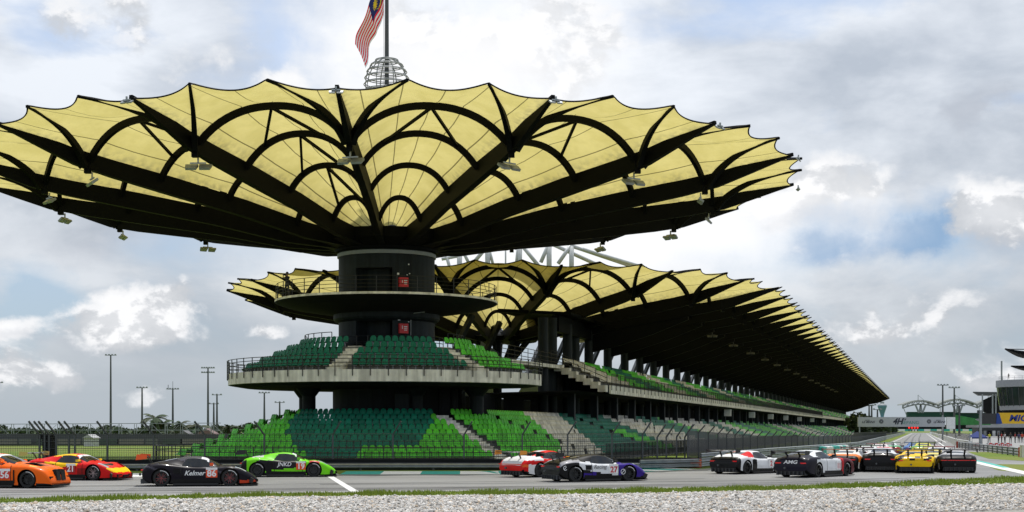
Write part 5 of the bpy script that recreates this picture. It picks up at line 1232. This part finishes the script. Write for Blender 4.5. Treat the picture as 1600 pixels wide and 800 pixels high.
def car(kind, loc, psi, liv, label, rim_c=(.02, .02, .02), wing_c=(.012, .012, .013), plate_c=None, number=None, numx=-.1, roofband=None, group='racing cars', mirror_c=(.02, .02, .02), extras=None, lens=None, tailbar=False, side_text=None, lod=False):
    P = PROF[kind]; xs, arr, f = prof_fn(P); root = empty('racing_car', loc, label, 'racing car', group, rz=psi, local=True)
    # body
    NX = 120 if not lod else 50; X = np.linspace(xs[0], xs[-1], NX); V = []; ring = None
    for x in X:
        zt, w, zs, wr, zb = (f[k](x) for k in ('zt', 'w', 'zs', 'wr', 'zb')); wg = min(.80, w * .84); zs_ = min(zs, max(zt, zs)); 
        pinch = .05 * math.exp(-((x + .0) / .7) ** 2)
        top7 = zt - .07 if zt > zs + .08 else zt - .01
        ctl = [(0, zb), (w * .86, zb), (w * .965, zb + .05), (w - .01, zb + .5 * (zs - zb)), (w - pinch, zs - .16), (w * .975 - pinch, zs - .06), (w * .90 - pinch, zs), (wg if zt > zs + .08 else w * .72, zs + .012 if zt > zs + .08 else max(zt, zs - .03)), (wr + .02, top7), (wr * .82, zt - .015), (wr * .4, zt), (0, zt + .004)]
        pts = []
        for a, b, n in zip(ctl, ctl[1:], (2, 1, 4, 4, 2, 2, 2, 5, 2, 2, 1)):
            for q in range(n): pts.append((a[0] + (b[0] - a[0]) * q / n, a[1] + (b[1] - a[1]) * q / n))
        pts.append(ctl[-1]); rg = [(x, -y, z) for y, z in pts] + [(x, y, z) for y, z in reversed(pts[1:-1])]; ring = len(rg); V += rg
    F = [(i * ring + j, i * ring + (j + 1) % ring, (i + 1) * ring + (j + 1) % ring, (i + 1) * ring + j) for i in range(NX - 1) for j in range(ring)] + [tuple(reversed(range(ring))), tuple((NX - 1) * ring + j for j in range(ring))]
    me = bpy.data.meshes.new('body'); me.from_pydata(V, [], F); me.update(); ob = bpy.data.objects.new('body', me); COL.objects.link(ob)
    bm = bmesh.new(); bm.from_mesh(me); bmesh.ops.recalc_face_normals(bm, faces=bm.faces); bm.to_mesh(me); bm.free()
    c = MB()
    for ax in P['ax']:
        for s in (-1, 1):
            n = 28; R_ = .385
            Vc = [(ax + R_ * math.cos(2 * PI * i / n), s * (.58 if j == 0 else 1.3), .345 + R_ * math.sin(2 * PI * i / n)) for j in (0, 1) for i in range(n)]
            Fc = [tuple(range(n)), tuple(reversed(range(n, 2 * n)))] + [(i, n + i, n + (i + 1) % n, (i + 1) % n) for i in range(n)]; c.add(Vc, Fc)
    cm = bpy.data.meshes.new('cutter'); cm.from_pydata(c.v, [], c.f); cm.update(); bm = bmesh.new(); bm.from_mesh(cm); bmesh.ops.recalc_face_normals(bm, faces=bm.faces); bm.to_mesh(cm); bm.free()
    co = bpy.data.objects.new('cutter', cm); COL.objects.link(co); md = ob.modifiers.new('b', 'BOOLEAN'); md.object = co; md.operation = 'DIFFERENCE'; md.solver = 'EXACT'
    bpy.context.view_layer.update(); dg = bpy.context.evaluated_depsgraph_get(); m2 = bpy.data.meshes.new_from_object(ob.evaluated_get(dg)); ob.modifiers.clear(); ob.data = m2; bpy.data.objects.remove(co)
    m2.name = 'body'; m2.materials.clear()
    at_ = m2.color_attributes.get('Col') or m2.color_attributes.new('Col', 'FLOAT_COLOR', 'CORNER'); cols = np.zeros((len(m2.loops), 4)); glass = []; wsf = []
    ws0, ws1 = P['ws']; g0, g1 = P['sg']; rw0, rw1 = P['rw']
    for p_ in m2.polygons:
        x, y, z = p_.center; nx, ny, nz = p_.normal; ay = abs(y); zs = f['zs'](x); zt = f['zt'](x); wr = f['wr'](x)
        c_ = liv(x, y, z, nx, ny, nz)
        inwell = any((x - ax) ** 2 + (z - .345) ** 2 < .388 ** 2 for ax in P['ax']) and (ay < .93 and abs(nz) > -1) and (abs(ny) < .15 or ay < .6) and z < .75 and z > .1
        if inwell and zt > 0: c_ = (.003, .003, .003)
        elif z < f['zb'](x) + .07 or (z < .26 and ay > .8 and -1 < x < .95): c_ = (.008, .008, .008)
        if ay > .6 and z > .3 and z < zs and (abs(x + .50) < .022 or abs(x - .78) < .022): c_ = tuple(q * .25 for q in c_)
        isg = None
        if z > zs + .03 and zt > zs + .12:
            # side glass between the pillars
            k = (z - zs) / (zt - zs)
            if ay > wr * .98 and g0 + .30 * k < x < g1 - .62 * k * (1 if kind != 'mid' else .95) and .08 < k < .80: isg = 1
            if ay < wr * .95 and ws0 < x < ws1 - .02 and nx > .15: isg = 2
            if ay >= wr * .95 and ay < wr * 1.12 and ws0 + .12 < x < ws1 and k < .9 and nx > .2: isg = 2
            if ay < wr * .8 and rw0 < x < rw1 and nx < -.05: isg = 3
        if isg == 2 and x < ws0 + .17 and roofband: isg = None; c_ = roofband
        if isg: glass.append(p_.index) if isg != 2 else wsf.append(p_.index)
        for li in p_.loop_indices: cols[li] = (*c_, 1)
    at_.data.foreach_set('color', cols.reshape(-1)); m2.materials.append(m_paint)
    ob.parent = root; ob['_w'] = root['_w']; ob['_local'] = 1; ob.name = 'body'
    m2.polygons.foreach_set('use_smooth', [True] * len(m2.polygons)); 
    try: m2.set_sharp_from_angle(angle=R(38))
    except Exception: pass
    for nm, idx in (('window', glass), ('windscreen', wsf)):
        if not idx: continue
        mb = MB(); mp = {}
        for i in idx:
            p_ = m2.polygons[i]; fv = []
            for v in p_.vertices:
                if v not in mp: q = m2.vertices[v].co + m2.vertices[v].normal * .006; mp[v] = len(mb.v); mb.v.append(tuple(q))
                fv.append(mp[v])
            mb.f.append(tuple(fv)); mb.c.append(None)
        mb.build(nm, m_glass, root, loc=(0, 0, 0), smooth=True)
    for ax in P['ax']:
        for s in (-1, 1): wheel(root, ax, s, rim_c)
    xe, xf = xs[0], xs[-1]
    mb = MB(); mb.prism([(xf - .55, -.93), (xf - .25, -.95), (xf + .02, -.72), (xf + .06, 0), (xf + .02, .72), (xf - .25, .95), (xf - .55, .93)], .055, .085); mb.build('splitter', m_carbon, root, loc=(0, 0, 0))
    for s in (-1, 1): mb = MB(); mb.box((0, s * .955, .09), (1.75, .09, .07)); mb.build('side_skirt', m_carbon, root, loc=(0, 0, 0))
    mb = MB(); mb.prism([(-.78, .12), (.78, .12), (.74, .36), (-.74, .36)], xe + .02, xe + .30, fn=lambda v: (v[2], v[0], v[1])); df_ = mb.build('diffuser', m_carbon, root, loc=(0, 0, 0))
    for k in range(-3, 4): mb = MB(); mb.box((xe + .0, k * .22, .2), (.14, .015, .18)); mb.build('diffuser_fin', m_dgrey, df_, loc=(0, 0, 0))
    # wing
    mw = mat('wing_%d_%d_%d' % tuple(int(c * 100) for c in wing_c), wing_c, .35, var=.05, coat=.3); zw = 1.19 if kind != 'coupe' else 1.30; xw = xe - .02
    V = []
    for s in (-.92, .92):
        for q in ((-.16, .03), (-.05, .035), (.10, .0), (.19, -.035), (.10, -.025), (-.05, .0)): V.append((xw + q[0], s, zw + q[1]))
    mb = MB(); mb.add(V, [tuple(range(6)), tuple(reversed(range(6, 12)))] + [(i, (i + 1) % 6, 6 + (i + 1) % 6, 6 + i) for i in range(6)]); wgp = mb.build('rear_wing', mw, root, loc=(0, 0, 0))
    pc = plate_c or wing_c; mp_ = mat('plate_%d_%d_%d' % tuple(int(c * 100) for c in pc), pc, .4, var=.05)
    for s in (-1, 1):
        mb = MB(); mb.prism([(-.22, -.14), (.2, -.10), (.22, .06), (-.18, .08)], s * .92 - .008, s * .92 + .008, fn=lambda v: (xw + v[0], v[2], zw + v[1])); mb.build('endplate', mp_, wgp, loc=(0, 0, 0))
        mb = MB(); mb.path([(xw + .05, s * .34, zw - .02), (xw + .14, s * .34, zw + .02), (xw + .24, s * .34, zw - .1), (xw + .34, s * .33, f['zt'](xw + .45) - .03)], .025, .09, updir=(0, 1, .01)); mb.build('wing_stay', m_carbon, wgp, loc=(0, 0, 0))
    # mirrors
    mm = mat('mirror_%d_%d_%d' % tuple(int(c * 100) for c in mirror_c), mirror_c, .35, var=.03); xm = g1 - .25
    for s in (-1, 1):
        zm = f['zs'](xm) + .13; mb = MB(); mb.prism([(-.06, -.05), (.05, -.06), (.09, 0), (.05, .06), (-.06, .05)], 0, .19, fn=lambda v: (xm + v[0], s * (.87 + v[2]), zm + v[1])); mb.beam((xm, s * .75, zm - .07), (xm, s * .9, zm), .03, .03); mb.build('mirror', mm, root, loc=(0, 0, 0))
    # lamps
    for s in (-1, 1):
        xa, xb = xf - .42, xf - .85; mb = MB(); V = []
        for i in range(6):
            q = i / 5; x = xa + (xb - xa) * q; w = f['w'](x); zs = f['zs'](x)
            for t in (-1, 1): V.append((x, s * (w * (.80 + .08 * q) + t * .055 * (1 - .5 * abs(q - .4))), zs + .012 - t * .018))
        mb.add(V, [(2 * i, 2 * i + 2, 2 * i + 3, 2 * i + 1) for i in range(5)]); mb.build('headlight', lens or m_lens, root, loc=(0, 0, 0))
        zl = f['zs'](xe + .1) - .09
        mb = MB(); mb.box((xe + .055, s * .62, zl), (.12, .38 if not tailbar else .5, .055 if not tailbar else .035), rz=s * R(14)); mb.build('tail_light', m_tail, root, loc=(0, 0, 0))
    if tailbar: mb = MB(); mb.box((xe + .01, 0, f['zs'](xe + .1) - .09), (.06, 1.1, .03)); mb.build('light_bar', m_tail, root, loc=(0, 0, 0))
    for s in (-1, 1): mb = MB(); mb.lathe([(.0, 0), (.05, 0), (.05, -.08), (.04, -.08)], (xe + .02, s * .2, .45), 12, axis='y'); mb.v = [(xe + .0 - (b - 0) * 1, a - (xe + .02) + s * .2, c) for a, b, c in mb.v]; mb.build('exhaust', m_dgrey, root, loc=(0, 0, 0))
    # number panels, only real decals on the doors
    if number:
        for s in (-1, 1):
            y = s * (f['w'](numx) + .012 - .02); rot = (R(90), 0, 0) if s < 0 else (R(90), 0, PI); pc1, pc2, nt_ = number
            mb = MB(); mb.box((numx, y, .50), (.44, .03, .30)); pn = mb.build('number_panel', pc1, root, loc=(0, 0, 0)); mb = MB(); mb.box((numx, y, .70), (.44, .03, .09)); mb.build('name_strip', m_num, root, loc=(0, 0, 0))
            lettering(nt_, .36, pc2, root, (numx, y + s * .018, .505), rot, 0, .025)
    if side_text:
        for (tx, x, z, s_, mt, shr) in side_text:
            for s in (-1, 1):
                y = s * (f['w'](x) + .004); lettering(tx, s_, mt, root, (x, y, z), (R(90), 0, 0) if s < 0 else (R(90), 0, PI), shr, .015)
    mb = MB(); mb.tube([(P['ws'][0] - .4, 0, f['zt'](P['ws'][0] - .4)), (P['ws'][0] - .45, 0, f['zt'](0) + .16)], .008, 4); mb.build('antenna', m_dgrey, root, loc=(0, 0, 0))
    mb = MB(); x = P['ws'][1] - .05; mb.beam((x, -.05, f['zt'](x) + .02), (x - .5, -.32, f['zt'](x - .5) + .02), .015, .02); mb.build('wiper', m_carbon, root, loc=(0, 0, 0))
    if extras: extras(root, f, P, xe, xf)
    return root
def near_wheels(px, gy, psi):
    """origin of a car whose near side wheels are centred on px, gy"""
    p = gp(px, gy); return (p.x - .9 * math.sin(psi), p.y + .9 * math.cos(psi), 0)
def rear_axle(px, gy, psi):
    p = gp(px, gy); return (p.x + 1.32 * math.cos(psi), p.y + 1.32 * math.sin(psi), 0)
def vent(root, x, y, z, sx, sy, sz, m=None, name='air_vent', rz=0.): mb = MB(); mb.box((x, y, z), (sx, sy, sz), rz=rz); return mb.build(name, m or m_well, root, loc=(0, 0, 0))
m_nred = mat('panel_red', (.60, .03, .015), .5, var=.02); m_norg = mat('panel_orange', (.75, .07, .01), .5, var=.02); m_tred = mat('print_red', (.5, .01, .02), .5)
wh = (.70, .71, .72); bk = (.008, .008, .009)
# 56 orange coupe
def liv56(x, y, z, nx, ny, nz):
    if z < .16: return bk
    if x > 1.0 and abs(y) < .42 and nz > .6 and x < 1.75: return bk
    if nz > .7 and x < -.1 and z > 1.2: return (.5, .5, .5)
    return ORANGE
def ex56(root, f, P, xe, xf):
    for s in (-1, 1):
        mb = MB(); mb.prism([(s * .05, .28), (s * .36, .30), (s * .40, .50), (s * .36, .70), (s * .12, .72), (s * .05, .60)], xf - .13, xf + .03, fn=lambda v: (v[2] - (.0 if v[1] < .5 else .06), v[0], v[1])); mb.build('grille', m_well, root, loc=(0, 0, 0))
        vent(root, xf - .12, s * .70, .36, .16, .26, .18)
    vent(root, 1.35, 0, .945, .5, .7, .02, name='bonnet_vent'); vent(root, .93, -.985, .45, .05, .03, .5, name='arch_gap')
p56 = math.radians(-8)
wp = gp(43, 763)
car('coupe', (wp.x - 1.45 * math.cos(p56) - .9 * math.sin(p56) * 1, wp.y - 1.45 * math.sin(p56) + .9 * math.cos(p56), 0), p56, liv56, 'orange racing coupe with black bonnet vents at the left edge of the picture', rim_c=(.015, .015, .015), roofband=wh, number=(m_nred, m_num, '56'), numx=.55, mirror_c=ORANGE, extras=ex56, lens=m_ylens)
# 21 red and yellow
RED, YEL = (.62, .008, .008), (.85, .52, .005)
def liv21(x, y, z, nx, ny, nz):
    if z < .13: return bk
    if .55 < x < 1.0 and z < .55: return (.25, .005, .005)
    if -1.0 < x < .5 and .56 < z < .82 and abs(ny) > .4: return YEL if z > .60 + .1 * x else RED
    if x > 1.95 and z < .62 and z > .36 and nz > .3: return YEL
    if z > 1.05 and -.9 < x < .3: return YEL if abs(y) > .28 else RED
    if x < .1 and x > -.6 and z < .34: return YEL
    return RED
def exm(root, f, P, xe, xf):
    for s in (-1, 1):
        vent(root, -.72, s * .955, .62, .30, .06, .20, name='side_intake', rz=s * R(8)); vent(root, xf - .10, s * .5, .22, .2, .4, .12)
        mb = MB(); mb.beam((xf - .25, s * .88, .14), (xf - .18, s * .93, .32), .04, .16); mb.build('dive_plane', m_carbon, root, loc=(0, 0, 0))
    vent(root, xf - .05, 0, .2, .2, .5, .10)
p21 = R(-12); wp = gp(146, 751)
car('mid', (wp.x - 1.32 * math.cos(p21) - .9 * math.sin(p21), wp.y - 1.32 * math.sin(p21) + .9 * math.cos(p21), 0), p21, liv21, 'red and yellow low racing car behind the orange coupe', rim_c=(.28, .22, .22), roofband=wh, number=(mat('panel_dkred', (.35, .01, .01)), m_num, '21'), numx=.25, mirror_c=YEL, extras=exm, plate_c=(.5, .4, .1))
# 86 dark
def liv86(x, y, z, nx, ny, nz):
    if z < .14: return (.35, .02, .02) if abs(y) > .9 and -.9 < x < 1. else bk
    if z < .24 and x > 1.7: return (.55, .05, .015)
    if z > .9 and .2 < x < .5: return wh
    if z > 1.08: return (.05, .05, .055)
    v = math.sin(x * 3 + z * 9)
    return (.055, .05, .065) if (v > .93 and z > .5) else (.007, .005, .010)
p86 = R(10)
car('mid', near_wheels(305.7, 760, p86), p86, liv86, 'black racing car with orange wing plate and red number 86 on its door', rim_c=(.20, .05, .05), roofband=wh, number=(m_norg, m_num, '86'), numx=.62, mirror_c=(.8, .09, .01), extras=exm, plate_c=(.85, .10, .01), side_text=[('Kelmer', -.05, .52, .26, m_num, .35), ('GT', .62, .80, .12, m_num, 0)])
# 19 lime green
GRN = (.16, .62, .01)
def liv19(x, y, z, nx, ny, nz):
    if z < .14: return bk
    if z > 1.1 and abs(y) < .3: return (.05, .06, .05)
    if nz > .75 and x < -1.0: return (.5, .52, .5) if z > .93 else GRN
    if abs(ny) > .45 and -1.35 < x < .95:
        if z < .30 + .10 * (x + .9): return GRN
        if z < .78 - .02 * x: return bk
    if x > .9 and abs(y) < .35 and nz > .6 and x < 1.7: return bk
    if x > 1.1 and z > .60 and y < -.3 and x < 1.6: return (.55, .05, .05)
    if x < -1.8: return bk
    return GRN
p19 = R(8)
car('mid', near_wheels(446, 745.5, p19), p19, liv19, 'lime green and black racing car with number 19, in front of the green seats', rim_c=(.02, .02, .02), number=(m_norg, m_num, '19'), numx=.72, mirror_c=GRN, extras=exm, roofband=wh, side_text=[('JNKD', -.05, .60, .26, m_num, .2)])
# white and red rear engined
def livp(x, y, z, nx, ny, nz):
    if z < .30 and x < -1.9: return bk
    if x < -1.95 and z < .62: return (.75, .12, .02) if z > .50 else RED
    if z > 1.0 and x < .5: return RED if abs(y) > .2 else wh
    if abs(y) > .75 and z > .62 and x < -.2 and z < .80: return RED
    if abs(ny) > .3 and -1.0 < x < 1.6 and .80 < z < 1.1: return RED
    if -1.3 < x < .4 and z < .62 and abs(z - .45 - .15 * x) < .12: return bk
    return (.68, .68, .68)
pp = R(40)
p_ = gp(843, 746); rw_ = (p_.x + 1.23 * math.cos(pp) - .9 * math.sin(pp), p_.y + 1.23 * math.sin(pp) + .9 * math.cos(pp), 0)
car('911', rw_, pp, livp, 'white and red racing coupe with orange wing plates behind the purple nosed car', rim_c=(.02, .02, .02), plate_c=(.75, .28, .02), mirror_c=(.8, .3, .02), tailbar=True)
# 27
PUR = (.035, .015, .22)
def liv27(x, y, z, nx, ny, nz):
    if z < .15: return bk
    if x > .78: return PUR if z > .2 else bk
    if abs(ny) > .3 and -1.15 < x < .8 and z > .22 + .16 * (x < -.2) and .30 + .28 * (.5 - x) * .5 < z < .86: return wh if z > .28 + .22 * max(0, .35 - x) * .9 else bk
    if abs(ny) > .3 and -.95 < x < -.3 and z < .4: return PUR
    if nz > .5 and x < -1.0 and abs(y) > .6: return (.3, .3, .32)
    return bk
def ex27(root, f, P, xe, xf):
    exm(root, f, P, xe, xf)
    for (x, z, r) in ((1.0, .42, .12), (-1.83, .60, .10)):
        mb = MB()
        for s in (-1, 1): mb.lathe([(r - .025, s * (f['w'](x) + .006)), (r, s * (f['w'](x) + .006))], (x, 0, z), 20, axis='y'); mb.beam((x - r * .5, s * (f['w'](x) + .004), z - r * .5), (x + r * .5, s * (f['w'](x) + .004), z + r * .5), .02, .02)
        mb.build('round_emblem', m_num, root, loc=(0, 0, 0))
p27 = R(26)
car('mid', near_wheels(941, 752.5, p27), p27, liv27, 'dark racing car with white doors, purple nose and number 27', rim_c=(.02, .02, .02), number=(m_num, m_tred, '27'), numx=.55, extras=ex27, side_text=[('Racing', -.12, .64, .24, mat('print_grey', (.2, .2, .2)), .2)])
# white red black rear
def rear_black(x, z): return x < -1.85 and z < .86
def livr8(x, y, z, nx, ny, nz):
    if x < -1.84 or z < .15: return bk
    if z > .84 and -1.25 < x < -.45 and abs(y) > .30: return RED
    if abs(ny) > .4 and -.9 < x < -.45 and z < .75: return (.02, .02, .02)
    return wh
pr8 = R(45)
car('mid', near_wheels(1190.5, 740, pr8), pr8, livr8, 'white racing car with red roof pillars and black tail beside the black one', rim_c=(.02, .02, .02), number=(m_num, m_tred, '2'), numx=.75, extras=exm, side_text=[('AVANT', .2, .62, .13, m_blk, 0)] if False else None)
def livamg(x, y, z, nx, ny, nz):
    if x < -1.55 or z < .16: return (.012, .011, .02)
    if z > .96 and x < .4: return wh
    if x > .75 and x < 1.0: return (.55, .02, .02)
    if x > 1.0: return (.10, .01, .02)
    if abs(ny) > .3 and z > .3 + .05 * x and z < .86: return wh
    return (.012, .011, .02)
def examg(root, f, P, xe, xf): lettering('AMG', .22, m_num, root, (xe - .012 + .02, .0, .72), (R(90), 0, R(-90)), .2, .03, 1.5); vent(root, .82, -1.0, .5, .06, .04, .5, m_tred, 'trim')
pam = R(48)
car('front', near_wheels(1300, 745, pam), pam, livamg, 'black racing car with white doors and red front wings', rim_c=(.02, .02, .02), number=(m_num, m_tred, '11'), numx=.55, extras=examg)
# pack going up the straight
def simple(base, second, rear=bk, top=None):
    def f_(x, y, z, nx, ny, nz):
        if z < .2: return bk
        if x < -1.84: return rear
        if z > .95: return top or base
        if math.sin(x * 2.3 + z * 5 + abs(y) * 2) > .35: return second
        return base
    return f_
def livyel(x, y, z, nx, ny, nz):
    if x < -1.82: return (YEL if (z > .40 and math.sin(y * 9 + z * 14) > -.35) else bk)
    if math.sin(x * 4 + y * 5 + z * 6) > .6: return bk
    return YEL
pack = [('mid', 1318, 737, 62, simple((.68, .66, .62), (.75, .20, .03)), 'white and orange racing car partly hidden behind the black and white one', wh, {}),
        ('mid', 1343, 731, 66, simple((.6, .6, .6), (.2, .02, .02), rear=(.15, .02, .02)), 'white racing car seen in the gap between the nearer cars', wh, {}),
        ('front', 1377, 737, 73, simple((.62, .63, .65), bk, rear=bk), 'silver roofed racing car with black tail in the left middle of the pack', wh, {}),
        ('mid', 1429, 739, 76, livyel, 'yellow and black racing car seen from behind in the middle of the pack', YEL, {}),
        ('mid', 1459, 737, 68, simple((.72, .60, .15), (.3, .3, .1), rear=(.6, .45, .05)), 'pale yellow racing car tucked behind the yellow and black one', YEL, {}),
        ('mid', 1494, 738.5, 82, simple((.5, .5, .52), bk, rear=bk), 'black tailed racing car with full width red light bar, rightmost of the pack', wh, dict(tailbar=True)),
        ('mid', 1466, 728, 76, simple((.65, .65, .65), (.6, .02, .02)), 'small white and red racing car ahead of the yellow pair', wh, {}),
        ('mid', 1354, 724, 72, simple((.6, .62, .6), (.05, .2, .1)), 'white and green racing car further up on the left of the pack', wh, {}),
        ('mid', 1374, 718, 73, simple((.65, .60, .60), (.5, .1, .1)), 'pinkish white racing car far up on the left', wh, {}),
        ('mid', 1389, 714, 74, simple((.55, .6, .58), (.03, .3, .12), rear=(.4, .05, .05)), 'white and green racing car leading the left file', wh, {}),
        ('mid', 1431, 714, 76, simple((.03, .12, .35), (.1, .2, .45), rear=(.02, .08, .25)), 'blue racing car far ahead in the middle of the straight', wh, {}),
        ('mid', 1443, 715, 76, simple((.6, .55, .05), (.1, .3, .1), rear=(.5, .45, .05)), 'yellow green racing car beside the far blue one', YEL, {}),
        ('mid', 1453, 712, 77, simple((.1, .1, .1), (.4, .35, .35), rear=(.05, .05, .05)), 'dark racing car leading at the right of the far blue one', wh, {})]
for kd, px, gy, ps, lv, lb, rb, kw in pack:
    car(kd, rear_axle(px, gy, R(ps)), R(ps), lv, lb, roofband=rb, lod=gy < 720, **kw)

# ------------------------------------------------------------------ people
def person(loc, yaw, label, shirt, trousers, skin=(.25, .14, .09), hair=(.01, .01, .01), arms='down', cap=None):
    root = empty('person', loc, label, 'person', rz=yaw, local=True)
    J = {'hip': (0, 0, .96), 'waist': (0, 0, 1.12), 'chest': (0, .02, 1.32), 'neck0': (0, 0, 1.46), 'neck': (0, 0, 1.54), 'head': (0, .02, 1.64), 'crown': (0, .01, 1.72)}
    RD = {'hip': .15, 'waist': .13, 'chest': .155, 'neck0': .07, 'neck': .055, 'head': .095, 'crown': .06}
    Ed = [('hip', 'waist'), ('waist', 'chest'), ('chest', 'neck0'), ('neck0', 'neck'), ('neck', 'head'), ('head', 'crown')]
    for s, n in ((-1, 'R'), (1, 'L')):
        J.update({n + 'th': (s * .10, 0, .90), n + 'kn': (s * .12, .02, .50), n + 'an': (s * .13, 0, .09), n + 'to': (s * .14, .16, .04), n + 'sh': (s * .19, 0, 1.40)})
        RD.update({n + 'th': .095, n + 'kn': .062, n + 'an': .045, n + 'to': .038, n + 'sh': .062})
        if arms == 'camera': J.update({n + 'el': (s * .25, .14, 1.22), n + 'wr': (s * .08, .32, 1.50), n + 'ha': (s * .04, .34, 1.56)})
        else: J.update({n + 'el': (s * .26, -.02, 1.13), n + 'wr': (s * .25, .10, .90), n + 'ha': (s * .25, .13, .82)})
        RD.update({n + 'el': .043, n + 'wr': .032, n + 'ha': .038})
        Ed += [('hip', n + 'th'), (n + 'th', n + 'kn'), (n + 'kn', n + 'an'), (n + 'an', n + 'to'), ('chest', n + 'sh'), (n + 'sh', n + 'el'), (n + 'el', n + 'wr'), (n + 'wr', n + 'ha')]
    ks = list(J); me = bpy.data.meshes.new('body'); me.from_pydata([J[k] for k in ks], [(ks.index(a), ks.index(b)) for a, b in Ed], []); ob = bpy.data.objects.new('body', me); COL.objects.link(ob)
    sk = ob.modifiers.new('s', 'SKIN'); sub = ob.modifiers.new('u', 'SUBSURF'); sub.levels = 1; sub.render_levels = 1
    for i, k in enumerate(ks): me.skin_vertices[0].data[i].radius = (RD[k], RD[k] * (.85 if k in ('chest', 'hip', 'waist') else 1)); me.skin_vertices[0].data[i].use_root = (k == 'hip')
    bpy.context.view_layer.update(); m2 = bpy.data.meshes.new_from_object(ob.evaluated_get(bpy.context.evaluated_depsgraph_get())); ob.modifiers.clear(); ob.data = m2
    cols = []
    for p_ in m2.polygons:
        z = p_.center.z; ax_ = abs(p_.center.x); c = skin
        if z < .07: c = (.02, .02, .02)
        elif z < .99 and ax_ < .22: c = trousers
        elif z < 1.47 and (ax_ < .24 or z > 1.2): c = shirt
        cols += [(*c, 1)] * p_.loop_total
    a_ = m2.color_attributes.new('Col', 'FLOAT_COLOR', 'CORNER'); a_.data.foreach_set('color', [x for c in cols for x in c]); m2.materials.clear(); m2.materials.append(m_vcr); m2.polygons.foreach_set('use_smooth', [True] * len(m2.polygons)); ob.parent = root
    mb = MB(); mb.lathe([(.10, 1.64), (.103, 1.69), (.085, 1.745), (.04, 1.775), (0, 1.78)], (0, -.005, 0), 14); mb.build('cap' if cap else 'hair', mat('hair_%d' % int((cap or hair)[0] * 100), cap or hair), root, loc=(0, 0, 0), smooth=True)
    if arms == 'camera':
        pass
    return root
gpn = Vector((at(435, 99.5).x, 99.5, 11.52)); d_ = gpn - Vector((TC.x, TC.y, 11.52)); gpn = Vector((TC.x, TC.y, 11.52)) + d_.normalized() * 7.65
per = person(tuple(gpn), R(150), 'person in dark clothes holding a camera at the left end of the tower gallery', (.02, .02, .025), (.05, .05, .06), arms='camera')
cm_ = tag(empty('camera', (gpn.x - .1, gpn.y - .35, 13.05), None, None, None, rz=R(150), local=True), 'black camera held up by the person on the gallery', 'camera'); mb = MB(); mb.box((0, 0, 0), (.15, .09, .11)); mb.build('body', m_carbon, cm_, loc=(0, 0, 0)); mb = MB(); mb.lathe([(.045, 0), (.05, .2), (0, .2)], (0, 0, 0), 12, axis='y'); mb.build('lens', m_carbon, cm_, loc=(0, 0, 0))
q = at(1576, 440); person((q.x, 440, zz(594, 450)), R(170), 'person in black standing on the roof of the race control drum', (.01, .01, .01), (.01, .01, .01))
g = random.Random(5)
for k, (px, c1, nm) in enumerate(((1560, (.02, .02, .03), 'black'), (1565, (.45, .03, .03), 'red'), (1570, (.5, .5, .5), 'white'), (1579, (.03, .03, .03), 'charcoal'), (1586, (.35, .03, .03), 'dark red'), (1592, (.05, .05, .12), 'navy'), (1546, (.5, .5, .03), 'yellow'), (1597, (.5, .06, .03), 'orange red'))):
    d = 235; q = at(px, d); person((q.x, d, 0), R(g.uniform(0, 360)), 'pit crew person in a %s shirt standing on the pit apron' % nm, c1, (.03, .03, .04))
print('done')
